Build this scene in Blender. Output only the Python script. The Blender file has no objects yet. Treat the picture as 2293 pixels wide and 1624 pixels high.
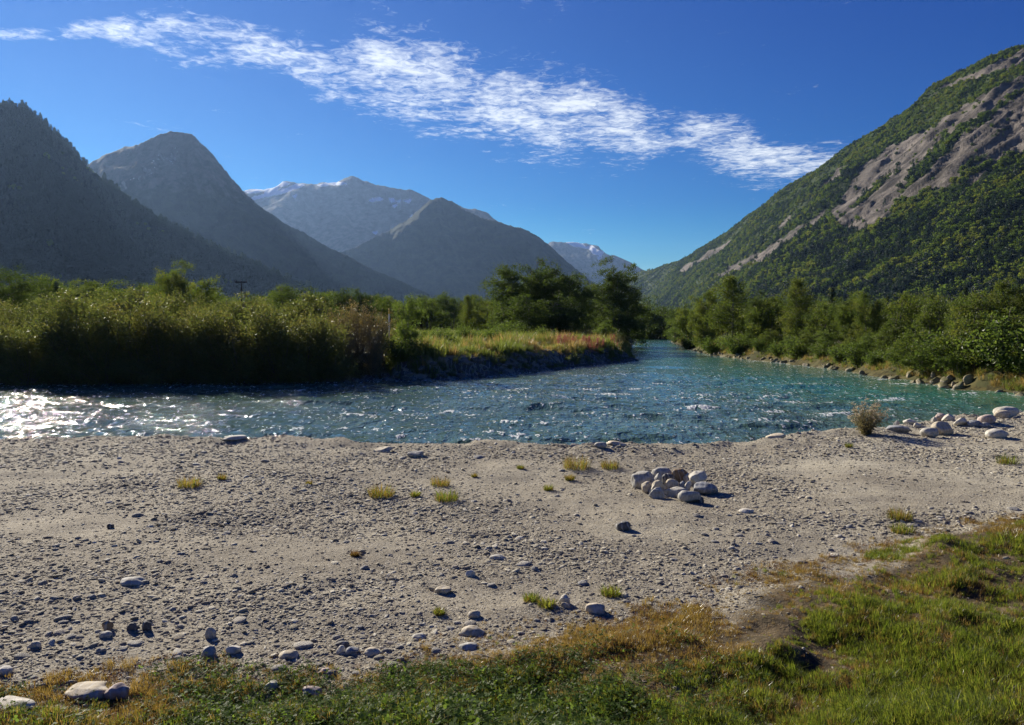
import bpy, bmesh, math, random
import numpy as np
from mathutils import Vector, Matrix

R = math.radians
rng = np.random.default_rng(7)
random.seed(7)
scn = bpy.context.scene
col = scn.collection

# ------------------------------------------------------------------ camera
CAM_Z, FOC, CX, CY, HOR = 1.9, 1799.0, 1146.0, 812.0, 735.0     # photograph measured on a 2292 x 1624 grid
PITCH = math.atan((CY - HOR) / FOC)
cam_d = bpy.data.cameras.new('camera')
cam = bpy.data.objects.new('camera', cam_d); col.objects.link(cam)
cam.location = (0, 0, CAM_Z); cam.rotation_euler = (math.pi / 2 - PITCH, 0, 0)
cam_d.sensor_fit = 'HORIZONTAL'; cam_d.angle = 2 * math.atan(CX / FOC)
cam_d.clip_start = 0.05; cam_d.clip_end = 60000
scn.camera = cam
# ------------------------------------------------------------------ light
SUN_AZ, SUN_EL = R(-35), R(24)            # azimuth measured from +Y, negative = left
sun_d = bpy.data.lights.new('sun', 'SUN'); sun_d.energy = 5.0; sun_d.angle = R(0.53); sun_d.color = (1.0, 0.92, 0.78)
sun = bpy.data.objects.new('sun', sun_d); col.objects.link(sun)
to_sun = Vector((math.sin(SUN_AZ) * math.cos(SUN_EL), math.cos(SUN_AZ) * math.cos(SUN_EL), math.sin(SUN_EL)))
sun.rotation_euler = to_sun.to_track_quat('Z', 'Y').to_euler()
scn.view_settings.view_transform = 'Standard'; scn.view_settings.look = 'None'
scn.view_settings.exposure = 0.95; scn.view_settings.gamma = 1.0
scn.cycles.use_denoising = True; scn.cycles.adaptive_threshold = 0.006
scn.cycles.max_bounces = 6; scn.cycles.diffuse_bounces = 2; scn.cycles.glossy_bounces = 2
scn.cycles.transmission_bounces = 4; scn.cycles.volume_bounces = 0; scn.cycles.transparent_max_bounces = 8
scn.cycles.caustics_reflective = False; scn.cycles.caustics_refractive = False
scn.cycles.sample_clamp_indirect = 4.0


def N(nt, typ, **kw):
    n = nt.nodes.new(typ)
    for k, v in kw.items():
        if k.startswith('i_'):
            n.inputs[k[2:].replace('_', ' ')].default_value = v
        else:
            setattr(n, k, v)
    return n


def math_n(nt, op, a, b=None, c=None, clamp=False):
    n = nt.nodes.new('ShaderNodeMath'); n.operation = op; n.use_clamp = clamp
    for i, v in enumerate((a, b, c)):
        if v is None: continue
        if hasattr(v, 'links'): nt.links.new(v, n.inputs[i])
        else: n.inputs[i].default_value = v
    return n.outputs[0]


def fcurve(nt, x, pts):
    """piecewise curve of x (any range) through pts"""
    xs = [p[0] for p in pts]; ys = [p[1] for p in pts]
    x0, x1, y0, y1 = min(xs), max(xs), min(ys), max(ys)
    mr = nt.nodes.new('ShaderNodeMapRange'); nt.links.new(x, mr.inputs[0])
    mr.inputs[1].default_value = x0; mr.inputs[2].default_value = x1
    fc = nt.nodes.new('ShaderNodeFloatCurve'); cu = fc.mapping.curves[0]
    nt.links.new(mr.outputs[0], fc.inputs[1])
    q = [((a - x0) / (x1 - x0), (b - y0) / (y1 - y0)) for a, b in pts]
    while len(cu.points) < len(q): cu.points.new(0.5, 0.5)
    for p, (a, b) in zip(cu.points, q): p.location = (a, b)
    fc.mapping.update()
    return math_n(nt, 'MULTIPLY_ADD', fc.outputs[0], y1 - y0, y0)


world = bpy.data.worlds.new('World'); scn.world = world; world.use_nodes = True
wt = world.node_tree; wt.nodes.clear()
sky = N(wt, 'ShaderNodeTexSky', sky_type='NISHITA', sun_disc=False)
sky.sun_elevation = SUN_EL; sky.sun_rotation = SUN_AZ
sky.air_density = 1.0; sky.dust_density = 0.05; sky.ozone_density = 5.0; sky.altitude = 100
hsv = N(wt, 'ShaderNodeHueSaturation', i_Saturation=1.55, i_Value=1.0)
wt.links.new(sky.outputs[0], hsv.inputs['Color'])
SKY_STRENGTH = 0.055
SKS = SKY_STRENGTH * 2 ** 0.75
srgb = N(wt, 'ShaderNodeSeparateColor'); wt.links.new(hsv.outputs[0], srgb.inputs[0]); crgb = N(wt, 'ShaderNodeCombineColor')
for ch, (p_, k_) in enumerate(((1.75, 1.8), (1.5, 0.95), (0.9, 0.65))):      # deep blue of the clear mountain air
    wt.links.new(math_n(wt, 'MULTIPLY', math_n(wt, 'POWER', math_n(wt, 'MULTIPLY', srgb.outputs[ch], SKS), p_), k_ / SKS), crgb.inputs[ch])
# thin broken cloud band: a layer overhead, seen in the direction (dx,dy,dz)
tc = N(wt, 'ShaderNodeTexCoord'); sep = N(wt, 'ShaderNodeSeparateXYZ'); wt.links.new(tc.outputs['Generated'], sep.inputs[0])
dx, dy, dz = sep.outputs
dzc = math_n(wt, 'MAXIMUM', dz, 0.02); dyc = math_n(wt, 'MAXIMUM', dy, 0.02)
u = math_n(wt, 'DIVIDE', dx, dzc); v = math_n(wt, 'DIVIDE', dy, dzc)
X = math_n(wt, 'DIVIDE', dx, dyc); Z = math_n(wt, 'DIVIDE', dz, dyc)
pc = lambda px, py: ((px - CX) / FOC, (HOR - py) / FOC)
top = [(-100, 60), (60, 70), (160, 66), (250, 58), (450, 50), (600, 80), (720, 108), (860, 60), (930, 105), (1010, 108), (1100, 165), (1250, 180), (1420, 225), (1500, 262), (1640, 285), (1750, 330), (1850, 335), (1960, 318), (2400, 300)]
bot = [(-100, 100), (60, 102), (160, 106), (250, 108), (450, 150), (600, 158), (720, 220), (860, 262), (930, 278), (1010, 292), (1100, 315), (1250, 345), (1420, 362), (1500, 355), (1640, 395), (1750, 412), (1850, 400), (1960, 380), (2400, 370)]
zt = fcurve(wt, X, [pc(*p) for p in top]); zb = fcurve(wt, X, [pc(*p) for p in bot])
zmid = math_n(wt, 'MULTIPLY', math_n(wt, 'ADD', zt, zb), 0.5)
zhalf = math_n(wt, 'MULTIPLY', math_n(wt, 'SUBTRACT', zt, zb), 0.5)
dist = math_n(wt, 'DIVIDE', math_n(wt, 'ABSOLUTE', math_n(wt, 'SUBTRACT', Z, zmid)), zhalf)
band = math_n(wt, 'SUBTRACT', 1.0, dist)                                   # 1 at the middle, 0 at the edge, below 0 outside
bandx = fcurve(wt, X, [((a - CX) / FOC, b) for a, b in [(-60, -0.5), (60, 0.05), (110, 0.1), (125, -0.2), (160, 0.0), (215, 0.1), (240, -0.05), (262, 0.5), (500, 0.62), (700, 0.42), (790, 0.3), (850, 0.45), (1000, 0.45), (1200, 0.65), (1420, 0.5), (1490, 0.2), (1560, 0.6), (1800, 0.55), (1860, 0.4), (2400, 0.2)]])
cvec = N(wt, 'ShaderNodeCombineXYZ'); wt.links.new(u, cvec.inputs[0]); wt.links.new(v, cvec.inputs[1])
n1 = N(wt, 'ShaderNodeTexNoise', i_Scale=3.2, i_Detail=13.0, i_Roughness=0.66, i_Distortion=0.5)
wt.links.new(cvec.outputs[0], n1.inputs['Vector'])
n2 = N(wt, 'ShaderNodeTexNoise', i_Scale=17.0, i_Detail=9.0, i_Roughness=0.62, i_Distortion=0.9)
wt.links.new(cvec.outputs[0], n2.inputs['Vector'])
bnd = math_n(wt, 'MINIMUM', math_n(wt, 'MULTIPLY', band, 1.6), 1.0)
bnd = math_n(wt, 'MAXIMUM', bnd, -1.2)
dens = math_n(wt, 'ADD', math_n(wt, 'MULTIPLY', bnd, 0.30), math_n(wt, 'MULTIPLY', bandx, 0.33))
dens = math_n(wt, 'ADD', dens, math_n(wt, 'MULTIPLY', math_n(wt, 'SUBTRACT', n1.outputs[0], 0.5), 1.7))
dens = math_n(wt, 'ADD', dens, math_n(wt, 'MULTIPLY', math_n(wt, 'SUBTRACT', n2.outputs[0], 0.5), 1.25))
cl = N(wt, 'ShaderNodeMapRange', interpolation_type='SMOOTHSTEP'); wt.links.new(dens, cl.inputs[0])
cl.inputs[1].default_value = 0.08; cl.inputs[2].default_value = 0.88
front = N(wt, 'ShaderNodeMapRange'); wt.links.new(dy, front.inputs[0]); front.inputs[1].default_value = 0.15; front.inputs[2].default_value = 0.4
cfac = math_n(wt, 'MULTIPLY', math_n(wt, 'MULTIPLY', cl.outputs[0], front.outputs[0]), 0.93)
cmix = N(wt, 'ShaderNodeMix', data_type='RGBA')
wt.links.new(cfac, cmix.inputs[0]); wt.links.new(crgb.outputs[0], cmix.inputs[6])
CLOUD = 0.54 / SKY_STRENGTH
cmix.inputs[7].default_value = (CLOUD * 0.93, CLOUD * 0.98, CLOUD * 1.03, 1)
bg = N(wt, 'ShaderNodeBackground', i_Strength=SKY_STRENGTH); wo = N(wt, 'ShaderNodeOutputWorld')
wt.links.new(cmix.outputs[2], bg.inputs[0]); wt.links.new(bg.outputs[0], wo.inputs[0])

# ------------------------------------------------------------------ geometry helpers
cp, sp_ = math.cos(PITCH), math.sin(PITCH)


def ray(px, py):
    px = np.asarray(px, float); py = np.asarray(py, float)
    a, b = (px - CX) / FOC, (CY - py) / FOC
    return np.stack([a, cp + b * sp_, b * cp - sp_], -1)


def at_z(px, py, z):
    d = ray(px, py); t = (z - CAM_Z) / d[..., 2]
    return np.stack([d[..., 0] * t, d[..., 1] * t, np.broadcast_to(z, t.shape) + 0 * t], -1)


def at_y(px, py, Y):
    d = ray(px, py); t = Y / d[..., 1]
    return np.stack([d[..., 0] * t, d[..., 1] * t, CAM_Z + d[..., 2] * t], -1)


def proj(p):
    x, y, z = p[..., 0], p[..., 1], p[..., 2] - CAM_Z
    f = y * cp - z * sp_; w = y * sp_ + z * cp
    f = np.maximum(f, 1e-3)
    return CX + FOC * x / f, CY - FOC * w / f


def _h(ix, iy, seed):
    n = (ix.astype(np.int64) * 374761393 + iy.astype(np.int64) * 668265263 + seed * 1442695041) & 0xFFFFFFFF
    n = ((n ^ (n >> 13)) * 1274126177) & 0xFFFFFFFF
    n = ((n ^ (n >> 16)) * 2246822519) & 0xFFFFFFFF
    return ((n ^ (n >> 15)) & 0xFFFFFF) / 8388607.5 - 1.0


def vn(x, y, seed=0):
    x = np.asarray(x, float); y = np.asarray(y, float)
    ix, iy = np.floor(x), np.floor(y); fx, fy = x - ix, y - iy
    ux, uy = fx * fx * fx * (fx * (fx * 6 - 15) + 10), fy * fy * fy * (fy * (fy * 6 - 15) + 10)
    a, b, c, d = _h(ix, iy, seed), _h(ix + 1, iy, seed), _h(ix, iy + 1, seed), _h(ix + 1, iy + 1, seed)
    return (a + (b - a) * ux) * (1 - uy) + (c + (d - c) * ux) * uy


def fbm(x, y, seed=0, oct=4, gain=0.5):
    s, a, f = 0, 1.0, 1.0
    for o in range(oct):
        s = s + a * vn(np.asarray(x) * f + 17.3 * o, np.asarray(y) * f - 9.1 * o, seed + o * 7); a *= gain; f *= 2.03
    return s


def sstep(a, b, x):
    t = np.clip((x - a) / (b - a), 0, 1); return t * t * (3 - 2 * t)


def seg_dist(P, A, B):
    """distance of points P(n,2) to each segment; returns min distance and index"""
    best = np.full(len(P), 1e18); bi = np.zeros(len(P), int)
    for i in range(len(A)):
        ab = B[i] - A[i]; t = np.clip(((P - A[i]) @ ab) / max(ab @ ab, 1e-12), 0, 1)
        q = A[i] + t[:, None] * ab; d = ((P - q) ** 2).sum(1)
        m = d < best; best[m] = d[m]; bi[m] = i
    return np.sqrt(best), bi


def inside(P, V):
    x, y = P[:, 0], P[:, 1]; r = np.zeros(len(P), bool); n = len(V); j = n - 1
    for i in range(n):
        xi, yi = V[i]; xj, yj = V[j]
        c = ((yi > y) != (yj > y)) & (x < (xj - xi) * (y - yi) / (yj - yi + 1e-12) + xi)
        r ^= c; j = i
    return r


def sdf(P, V):
    V = np.asarray(V, float); d, i = seg_dist(P, V, np.roll(V, -1, 0))
    return np.where(inside(P, V), -d, d), i


def make_mesh(name, verts, faces, mats=(), attrs=None, smooth=True, fmat=None):
    """faces: list of (n,k) int arrays"""
    if isinstance(faces, np.ndarray): faces = [faces]
    me = bpy.data.meshes.new(name); verts = np.asarray(verts, np.float32)
    me.vertices.add(len(verts)); me.vertices.foreach_set('co', verts.ravel())
    faces = [f for f in faces if len(f)]
    li = np.concatenate([f.ravel() for f in faces]).astype(np.int32)
    tot = np.concatenate([np.full(len(f), f.shape[1], np.int32) for f in faces])
    st = np.concatenate([[0], np.cumsum(tot)[:-1]]).astype(np.int32)
    me.loops.add(len(li)); me.loops.foreach_set('vertex_index', li)
    me.polygons.add(len(tot)); me.polygons.foreach_set('loop_start', st)
    me.polygons.foreach_set('use_smooth', np.full(len(tot), smooth))
    for m in mats: me.materials.append(m)
    if fmat is not None: me.polygons.foreach_set('material_index', np.asarray(fmat, np.int32))
    me.update(calc_edges=True)
    for k, a in (attrs or {}).items():
        at = me.attributes.new(k, 'FLOAT', 'POINT'); at.data.foreach_set('value', np.asarray(a, np.float32).ravel())
    return me


def link(name, data, parent=None, label=None, cat=None, group=None, kind=None, loc=None, rot=None, scale=None):
    o = bpy.data.objects.new(name, data); col.objects.link(o)
    if parent is not None: o.parent = parent
    if label: o['label'] = label
    if cat: o['category'] = cat
    if group: o['group'] = group
    if kind: o['kind'] = kind
    if loc is not None: o.location = [float(q) for q in loc]
    if rot is not None: o.rotation_euler = [float(q) for q in rot]
    if scale is not None: o.scale = (scale,) * 3 if np.isscalar(scale) else [float(q) for q in scale]
    return o


def grid_faces(nr, nc, wrap=False):
    i = np.arange(nr - 1)[:, None]; j = np.arange(nc if wrap else nc - 1)[None, :]
    a = i * nc + j; b = i * nc + (j + 1) % nc
    return np.stack([a, b, b + nc, a + nc], -1).reshape(-1, 4)


def tube(path, rad, sides=6):
    path = np.asarray(path, float); n = len(path); rad = np.broadcast_to(rad, (n,))
    tan = np.gradient(path, axis=0); tan /= np.linalg.norm(tan, axis=1, keepdims=True) + 1e-9
    ref = np.where(np.abs(tan[:, 2:3]) > 0.9, np.array([[1.0, 0, 0]]), np.array([[0, 0, 1.0]]))
    a = np.cross(tan, ref); a /= np.linalg.norm(a, axis=1, keepdims=True) + 1e-9; b = np.cross(tan, a)
    th = np.linspace(0, 2 * math.pi, sides, endpoint=False)
    v = path[:, None, :] + rad[:, None, None] * (np.cos(th)[None, :, None] * a[:, None, :] + np.sin(th)[None, :, None] * b[:, None, :])
    return v.reshape(-1, 3), grid_faces(n, sides, True)


class MB:
    def __init__(s): s.v = []; s.f = {}; s.n = 0; s.t = []
    def add(s, v, f, t=None):
        v = np.asarray(v, float); f = np.asarray(f)
        if len(v) == 0: return
        s.v.append(v); s.f.setdefault(f.shape[1], []).append(f + s.n); s.n += len(v)
        s.t.append(np.full(len(v), 0.5) if t is None else np.asarray(t))
    def box(s, lo, hi):
        x0, y0, z0 = lo; x1, y1, z1 = hi
        v = [(x0, y0, z0), (x1, y0, z0), (x1, y1, z0), (x0, y1, z0), (x0, y0, z1), (x1, y0, z1), (x1, y1, z1), (x0, y1, z1)]
        s.add(v, [(0, 3, 2, 1), (4, 5, 6, 7), (0, 1, 5, 4), (1, 2, 6, 5), (2, 3, 7, 6), (3, 0, 4, 7)])
    def mesh(s, name, mat, smooth=True):
        return make_mesh(name, np.concatenate(s.v), [np.concatenate(q) for q in s.f.values()], (mat,), {'tint': np.concatenate(s.t)}, smooth)


# ------------------------------------------------------------------ materials
def mat(name):
    m = bpy.data.materials.new(name); m.use_nodes = True; nt = m.node_tree; nt.nodes.clear()
    out = N(nt, 'ShaderNodeOutputMaterial'); return m, nt, out


def attr(nt, name): return N(nt, 'ShaderNodeAttribute', attribute_name=name).outputs['Fac']


def mixc(nt, fac, a, b, mode='MIX'):
    n = N(nt, 'ShaderNodeMix', data_type='RGBA', blend_type=mode)
    for k, v in ((0, fac), (6, a), (7, b)):
        if hasattr(v, 'links'): nt.links.new(v, n.inputs[k])
        else: n.inputs[k].default_value = v if k == 0 else (*v, 1)
    return n.outputs[2]


def noise(nt, scale, detail=4, rough=0.55, vec=None, dist=0.0, obj=False):
    n = N(nt, 'ShaderNodeTexNoise', i_Scale=scale, i_Detail=detail, i_Roughness=rough, i_Distortion=dist)
    if vec is None:
        vec = N(nt, 'ShaderNodeTexCoord').outputs['Object'] if obj else N(nt, 'ShaderNodeNewGeometry').outputs['Position']
    nt.links.new(vec, n.inputs['Vector']); return n.outputs[0]


def ramp(nt, fac, stops):
    n = N(nt, 'ShaderNodeValToRGB'); nt.links.new(fac, n.inputs[0]); e = n.color_ramp.elements
    while len(e) < len(stops): e.new(0.5)
    for q, (p, c) in zip(e, stops): q.position = p; q.color = (*c, 1)
    return n.outputs[0]


def mrange(nt, x, a, b, c=0.0, d=1.0, smooth=True):
    n = N(nt, 'ShaderNodeMapRange', interpolation_type='SMOOTHSTEP' if smooth else 'LINEAR')
    nt.links.new(x, n.inputs[0])
    for i, q in enumerate((a, b, c, d)): n.inputs[i + 1].default_value = q
    return n.outputs[0]


def bump(nt, h, strength, dist, prev=None):
    n = N(nt, 'ShaderNodeBump', i_Strength=strength, i_Distance=dist); nt.links.new(h, n.inputs['Height'])
    if prev is not None: nt.links.new(prev, n.inputs['Normal'])
    return n.outputs[0]


def leaf_mat(name, cols, trans, tfac=0.45, gloss=0.05, grough=0.4):
    m, nt, out = mat(name)
    t = attr(nt, 'tint'); rnd = N(nt, 'ShaderNodeObjectInfo').outputs['Random']
    f = math_n(nt, 'ADD', math_n(nt, 'MULTIPLY', t, 0.75), math_n(nt, 'MULTIPLY', rnd, 0.25))
    k = len(cols) - 1
    c = ramp(nt, f, [(i / k, q) for i, q in enumerate(cols)]); ct = ramp(nt, f, [(i / k, q) for i, q in enumerate(trans)])
    d = N(nt, 'ShaderNodeBsdfDiffuse'); nt.links.new(c, d.inputs[0])
    tr = N(nt, 'ShaderNodeBsdfTranslucent'); nt.links.new(ct, tr.inputs[0])
    mx = N(nt, 'ShaderNodeMixShader', i_Fac=tfac); nt.links.new(d.outputs[0], mx.inputs[1]); nt.links.new(tr.outputs[0], mx.inputs[2])
    g = N(nt, 'ShaderNodeBsdfGlossy', i_Roughness=grough); g.inputs[0].default_value = (0.9, 0.9, 0.9, 1)
    m2 = N(nt, 'ShaderNodeMixShader', i_Fac=gloss); nt.links.new(mx.outputs[0], m2.inputs[1]); nt.links.new(g.outputs[0], m2.inputs[2])
    nt.links.new(m2.outputs[0], out.inputs[0]); return m


def diff_mat(name, build, rough=0.9, spec=0.25):
    m, nt, out = mat(name); p = N(nt, 'ShaderNodeBsdfPrincipled', i_Roughness=rough); p.inputs['Specular IOR Level'].default_value = spec
    c, nrm = build(nt); nt.links.new(c, p.inputs['Base Color'])
    if nrm is not None: nt.links.new(nrm, p.inputs['Normal'])
    nt.links.new(p.outputs[0], out.inputs[0]); return m


def stone_build(stops, sc=1.0):
    def f(nt):
        rnd = N(nt, 'ShaderNodeObjectInfo').outputs['Random']
        tcv = N(nt, 'ShaderNodeTexCoord').outputs['Object']
        va = N(nt, 'ShaderNodeVectorMath', operation='ADD'); nt.links.new(tcv, va.inputs[0]); 
        cb = N(nt, 'ShaderNodeCombineXYZ'); nt.links.new(math_n(nt, 'MULTIPLY', rnd, 91.0), cb.inputs[0]); nt.links.new(cb.outputs[0], va.inputs[1])
        n1 = noise(nt, 5 * sc, 6, 0.65, va.outputs[0]); n2 = noise(nt, 40 * sc, 3, 0.6, va.outputs[0])
        base = ramp(nt, rnd, stops) if len(stops) > 1 else ramp(nt, rnd, stops * 2)
        c = mixc(nt, mrange(nt, n1, 0.35, 0.7), base, (0.60, 0.57, 0.52), 'MULTIPLY')
        wv = N(nt, 'ShaderNodeTexWave', i_Scale=1.3 * sc, i_Distortion=7.0, i_Detail=3.0); nt.links.new(va.outputs[0], wv.inputs['Vector'])
        c = mixc(nt, math_n(nt, 'MULTIPLY', mrange(nt, wv.outputs['Fac'], 0.86, 0.98), 0.35), c, (0.62, 0.60, 0.55))
        c = mixc(nt, math_n(nt, 'MULTIPLY', mrange(nt, n2, 0.55, 0.75), 0.45), c, (0.5, 0.47, 0.42))
        c = mixc(nt, math_n(nt, 'MULTIPLY', mrange(nt, n2, 0.45, 0.3), 0.5), c, (0.08, 0.08, 0.08))
        return c, bump(nt, n1, 0.5, 0.03 / sc, bump(nt, n2, 0.4, 0.006 / sc))
    return f


M = {}
M['stone'] = diff_mat('stone', stone_build([(0, (0.26, 0.24, 0.21)), (0.3, (0.40, 0.37, 0.31)), (0.55, (0.33, 0.32, 0.30)), (0.8, (0.52, 0.48, 0.40)), (1, (0.38, 0.32, 0.26))]), 0.85)
M['stone_grey'] = diff_mat('stone_grey', stone_build([(0, (0.38, 0.365, 0.33)), (1, (0.46, 0.44, 0.385))], 4.0), 0.85)
M['stone_pale'] = diff_mat('stone_pale', stone_build([(0, (0.58, 0.545, 0.465)), (1, (0.66, 0.615, 0.52))], 4.0), 0.85)
M['stone_tan'] = diff_mat('stone_tan', stone_build([(0, (0.52, 0.45, 0.33)), (1, (0.60, 0.515, 0.38))], 4.0), 0.85)
M['stone_pink'] = diff_mat('stone_pink', stone_build([(0, (0.46, 0.36, 0.32)), (1, (0.50, 0.40, 0.35))], 4.0), 0.85)
M['stone_brown'] = diff_mat('stone_brown', stone_build([(0, (0.25, 0.17, 0.095)), (1, (0.28, 0.19, 0.11))], 4.0), 0.85)
M['stone_dark'] = diff_mat('stone_dark', stone_build([(0, (0.10, 0.10, 0.105)), (1, (0.14, 0.135, 0.13))], 4.0), 0.8)
M['stone_blue'] = diff_mat('stone_blue', stone_build([(0, (0.27, 0.28, 0.30)), (1, (0.31, 0.325, 0.345))], 4.0), 0.85)
M['pebble'] = diff_mat('pebble', stone_build([(0, (0.24, 0.205, 0.145)), (0.25, (0.44, 0.39, 0.27)), (0.5, (0.35, 0.32, 0.255)), (0.68, (0.56, 0.50, 0.36)), (0.84, (0.70, 0.64, 0.49)), (1, (0.8, 0.75, 0.62))]), 0.9)
M['clod'] = diff_mat('clod', stone_build([(0, (0.26, 0.22, 0.165)), (1, (0.36, 0.31, 0.24))]), 0.95, 0.1)


def moss_rock(nt):
    c, nr = stone_build([(0, (0.17, 0.14, 0.09)), (0.5, (0.36, 0.30, 0.20)), (1, (0.25, 0.21, 0.14))], 1.0)(nt)
    g = N(nt, 'ShaderNodeNewGeometry'); sz = N(nt, 'ShaderNodeSeparateXYZ'); nt.links.new(g.outputs['Normal'], sz.inputs[0])
    mo = mrange(nt, math_n(nt, 'ADD', sz.outputs[2], math_n(nt, 'MULTIPLY', noise(nt, 3.0, 4), 1.2)), 1.0, 1.4)
    return mixc(nt, math_n(nt, 'MULTIPLY', mo, 0.7), c, (0.11, 0.11, 0.03)), nr


M['moss_rock'] = diff_mat('moss_rock', moss_rock)
M['bank_soil'] = diff_mat('bank_soil', lambda nt: (mixc(nt, mrange(nt, noise(nt, 4, 5, 0.65), 0.35, 0.65), (0.035, 0.032, 0.014), (0.10, 0.085, 0.03)), bump(nt, noise(nt, 20, 4), 0.8, 0.05)), 0.95, 0.1)
M['riprap'] = diff_mat('riprap', stone_build([(0, (0.07, 0.066, 0.058)), (1, (0.17, 0.16, 0.145))], 1.0))


def bark_build(a, b):
    def f(nt):
        n = noise(nt, 6, 5, 0.7, obj=True); return mixc(nt, mrange(nt, n, 0.4, 0.65), a, b), bump(nt, n, 0.6, 0.03)
    return f


M['bark'] = diff_mat('bark', bark_build((0.10, 0.085, 0.07), (0.19, 0.17, 0.15)))
M['birch_bark'] = diff_mat('birch_bark', bark_build((0.08, 0.07, 0.06), (0.48, 0.45, 0.41)))
M['weathered_wood'] = diff_mat('weathered_wood', bark_build((0.025, 0.022, 0.02), (0.045, 0.04, 0.035)), 0.95, 0.03)
M['leaf_willow'] = leaf_mat('leaf_willow', [(0.045, 0.055, 0.016), (0.075, 0.09, 0.022), (0.10, 0.105, 0.03), (0.13, 0.11, 0.035)],
                            [(0.09, 0.13, 0.025), (0.16, 0.20, 0.035), (0.23, 0.25, 0.05), (0.32, 0.27, 0.06)], 0.38, 0.03, 0.38)
M['leaf_autumn'] = leaf_mat('leaf_autumn', [(0.06, 0.055, 0.02), (0.10, 0.08, 0.025), (0.12, 0.09, 0.03), (0.14, 0.09, 0.03)],
                            [(0.14, 0.13, 0.03), (0.22, 0.19, 0.045), (0.27, 0.20, 0.05), (0.30, 0.18, 0.05)], 0.42, 0.08, 0.35)
M['leaf_alder'] = leaf_mat('leaf_alder', [(0.022, 0.038, 0.010), (0.038, 0.058, 0.014), (0.05, 0.072, 0.018)],
                           [(0.06, 0.10, 0.015), (0.10, 0.15, 0.02), (0.14, 0.19, 0.03)], 0.38, 0.02, 0.45)
M['leaf_birch'] = leaf_mat('leaf_birch', [(0.026, 0.044, 0.010), (0.045, 0.066, 0.014), (0.068, 0.088, 0.018), (0.11, 0.11, 0.022)],
                           [(0.08, 0.13, 0.015), (0.13, 0.19, 0.022), (0.19, 0.25, 0.03), (0.29, 0.29, 0.04)], 0.38, 0.02, 0.45)
M['leaf_bush'] = leaf_mat('leaf_bush', [(0.03, 0.052, 0.012), (0.052, 0.08, 0.018), (0.08, 0.105, 0.024)],
                          [(0.09, 0.15, 0.02), (0.15, 0.22, 0.03), (0.21, 0.28, 0.045)], 0.42, 0.02, 0.45)
M['needles'] = leaf_mat('needles', [(0.012, 0.024, 0.010), (0.022, 0.038, 0.014), (0.032, 0.05, 0.018)],
                        [(0.02, 0.04, 0.01), (0.03, 0.06, 0.015), (0.05, 0.08, 0.02)], 0.25, 0.04, 0.5)
M['forest_leaf'] = leaf_mat('forest_leaf', [(0.022, 0.042, 0.010), (0.042, 0.068, 0.014), (0.062, 0.088, 0.017), (0.10, 0.112, 0.022)],
                            [(0.07, 0.13, 0.015), (0.14, 0.22, 0.028), (0.20, 0.28, 0.035), (0.30, 0.33, 0.045)], 0.36, 0.0)
M['forest_yellow'] = leaf_mat('forest_yellow', [(0.05, 0.07, 0.014), (0.085, 0.105, 0.02), (0.12, 0.13, 0.026), (0.15, 0.14, 0.03)],
                              [(0.15, 0.21, 0.025), (0.24, 0.30, 0.035), (0.32, 0.35, 0.045), (0.4, 0.36, 0.05)], 0.36, 0.0)
M['forest_dark'] = leaf_mat('forest_dark', [(0.012, 0.024, 0.009), (0.022, 0.04, 0.012), (0.036, 0.058, 0.015)],
                            [(0.03, 0.06, 0.012), (0.06, 0.10, 0.018), (0.10, 0.15, 0.025)], 0.34, 0.0)
M['grass_green'] = leaf_mat('grass_green', [(0.025, 0.04, 0.009), (0.05, 0.07, 0.013), (0.085, 0.10, 0.022), (0.15, 0.13, 0.035)],
                            [(0.07, 0.12, 0.012), (0.17, 0.235, 0.02), (0.31, 0.34, 0.04), (0.48, 0.41, 0.08)], 0.5, 0.015, 0.45)
M['grass_gold'] = leaf_mat('grass_gold', [(0.07, 0.065, 0.015), (0.13, 0.10, 0.025), (0.19, 0.13, 0.035), (0.26, 0.19, 0.07)],
                           [(0.16, 0.15, 0.02), (0.30, 0.22, 0.03), (0.40, 0.25, 0.05), (0.5, 0.36, 0.12)], 0.45, 0.05, 0.35)
M['grass_rust'] = leaf_mat('grass_rust', [(0.05, 0.03, 0.013), (0.10, 0.055, 0.02), (0.15, 0.085, 0.03), (0.22, 0.16, 0.08)],
                           [(0.12, 0.06, 0.02), (0.22, 0.11, 0.03), (0.28, 0.15, 0.04), (0.38, 0.28, 0.12)], 0.4, 0.04, 0.4)
M['clover'] = leaf_mat('clover', [(0.03, 0.055, 0.012), (0.055, 0.095, 0.018), (0.09, 0.13, 0.03)],
                       [(0.10, 0.18, 0.02), (0.18, 0.28, 0.03), (0.26, 0.36, 0.06)], 0.42, 0.012, 0.5)
M['meadow'] = leaf_mat('meadow', [(0.07, 0.08, 0.02), (0.14, 0.12, 0.03), (0.22, 0.16, 0.055), (0.30, 0.21, 0.09)],
                       [(0.2, 0.22, 0.04), (0.34, 0.27, 0.06), (0.46, 0.31, 0.10), (0.55, 0.38, 0.16)], 0.48, 0.03, 0.4)
M['meadow_green'] = leaf_mat('meadow_green', [(0.04, 0.06, 0.015), (0.07, 0.09, 0.02), (0.11, 0.12, 0.03)],
                             [(0.13, 0.19, 0.03), (0.22, 0.27, 0.04), (0.32, 0.33, 0.06)], 0.45, 0.04, 0.4)
M['fireweed'] = leaf_mat('fireweed', [(0.14, 0.07, 0.035), (0.24, 0.07, 0.06), (0.34, 0.16, 0.14)],
                         [(0.26, 0.14, 0.06), (0.4, 0.11, 0.09), (0.5, 0.27, 0.22)], 0.45, 0.02, 0.4)
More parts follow.
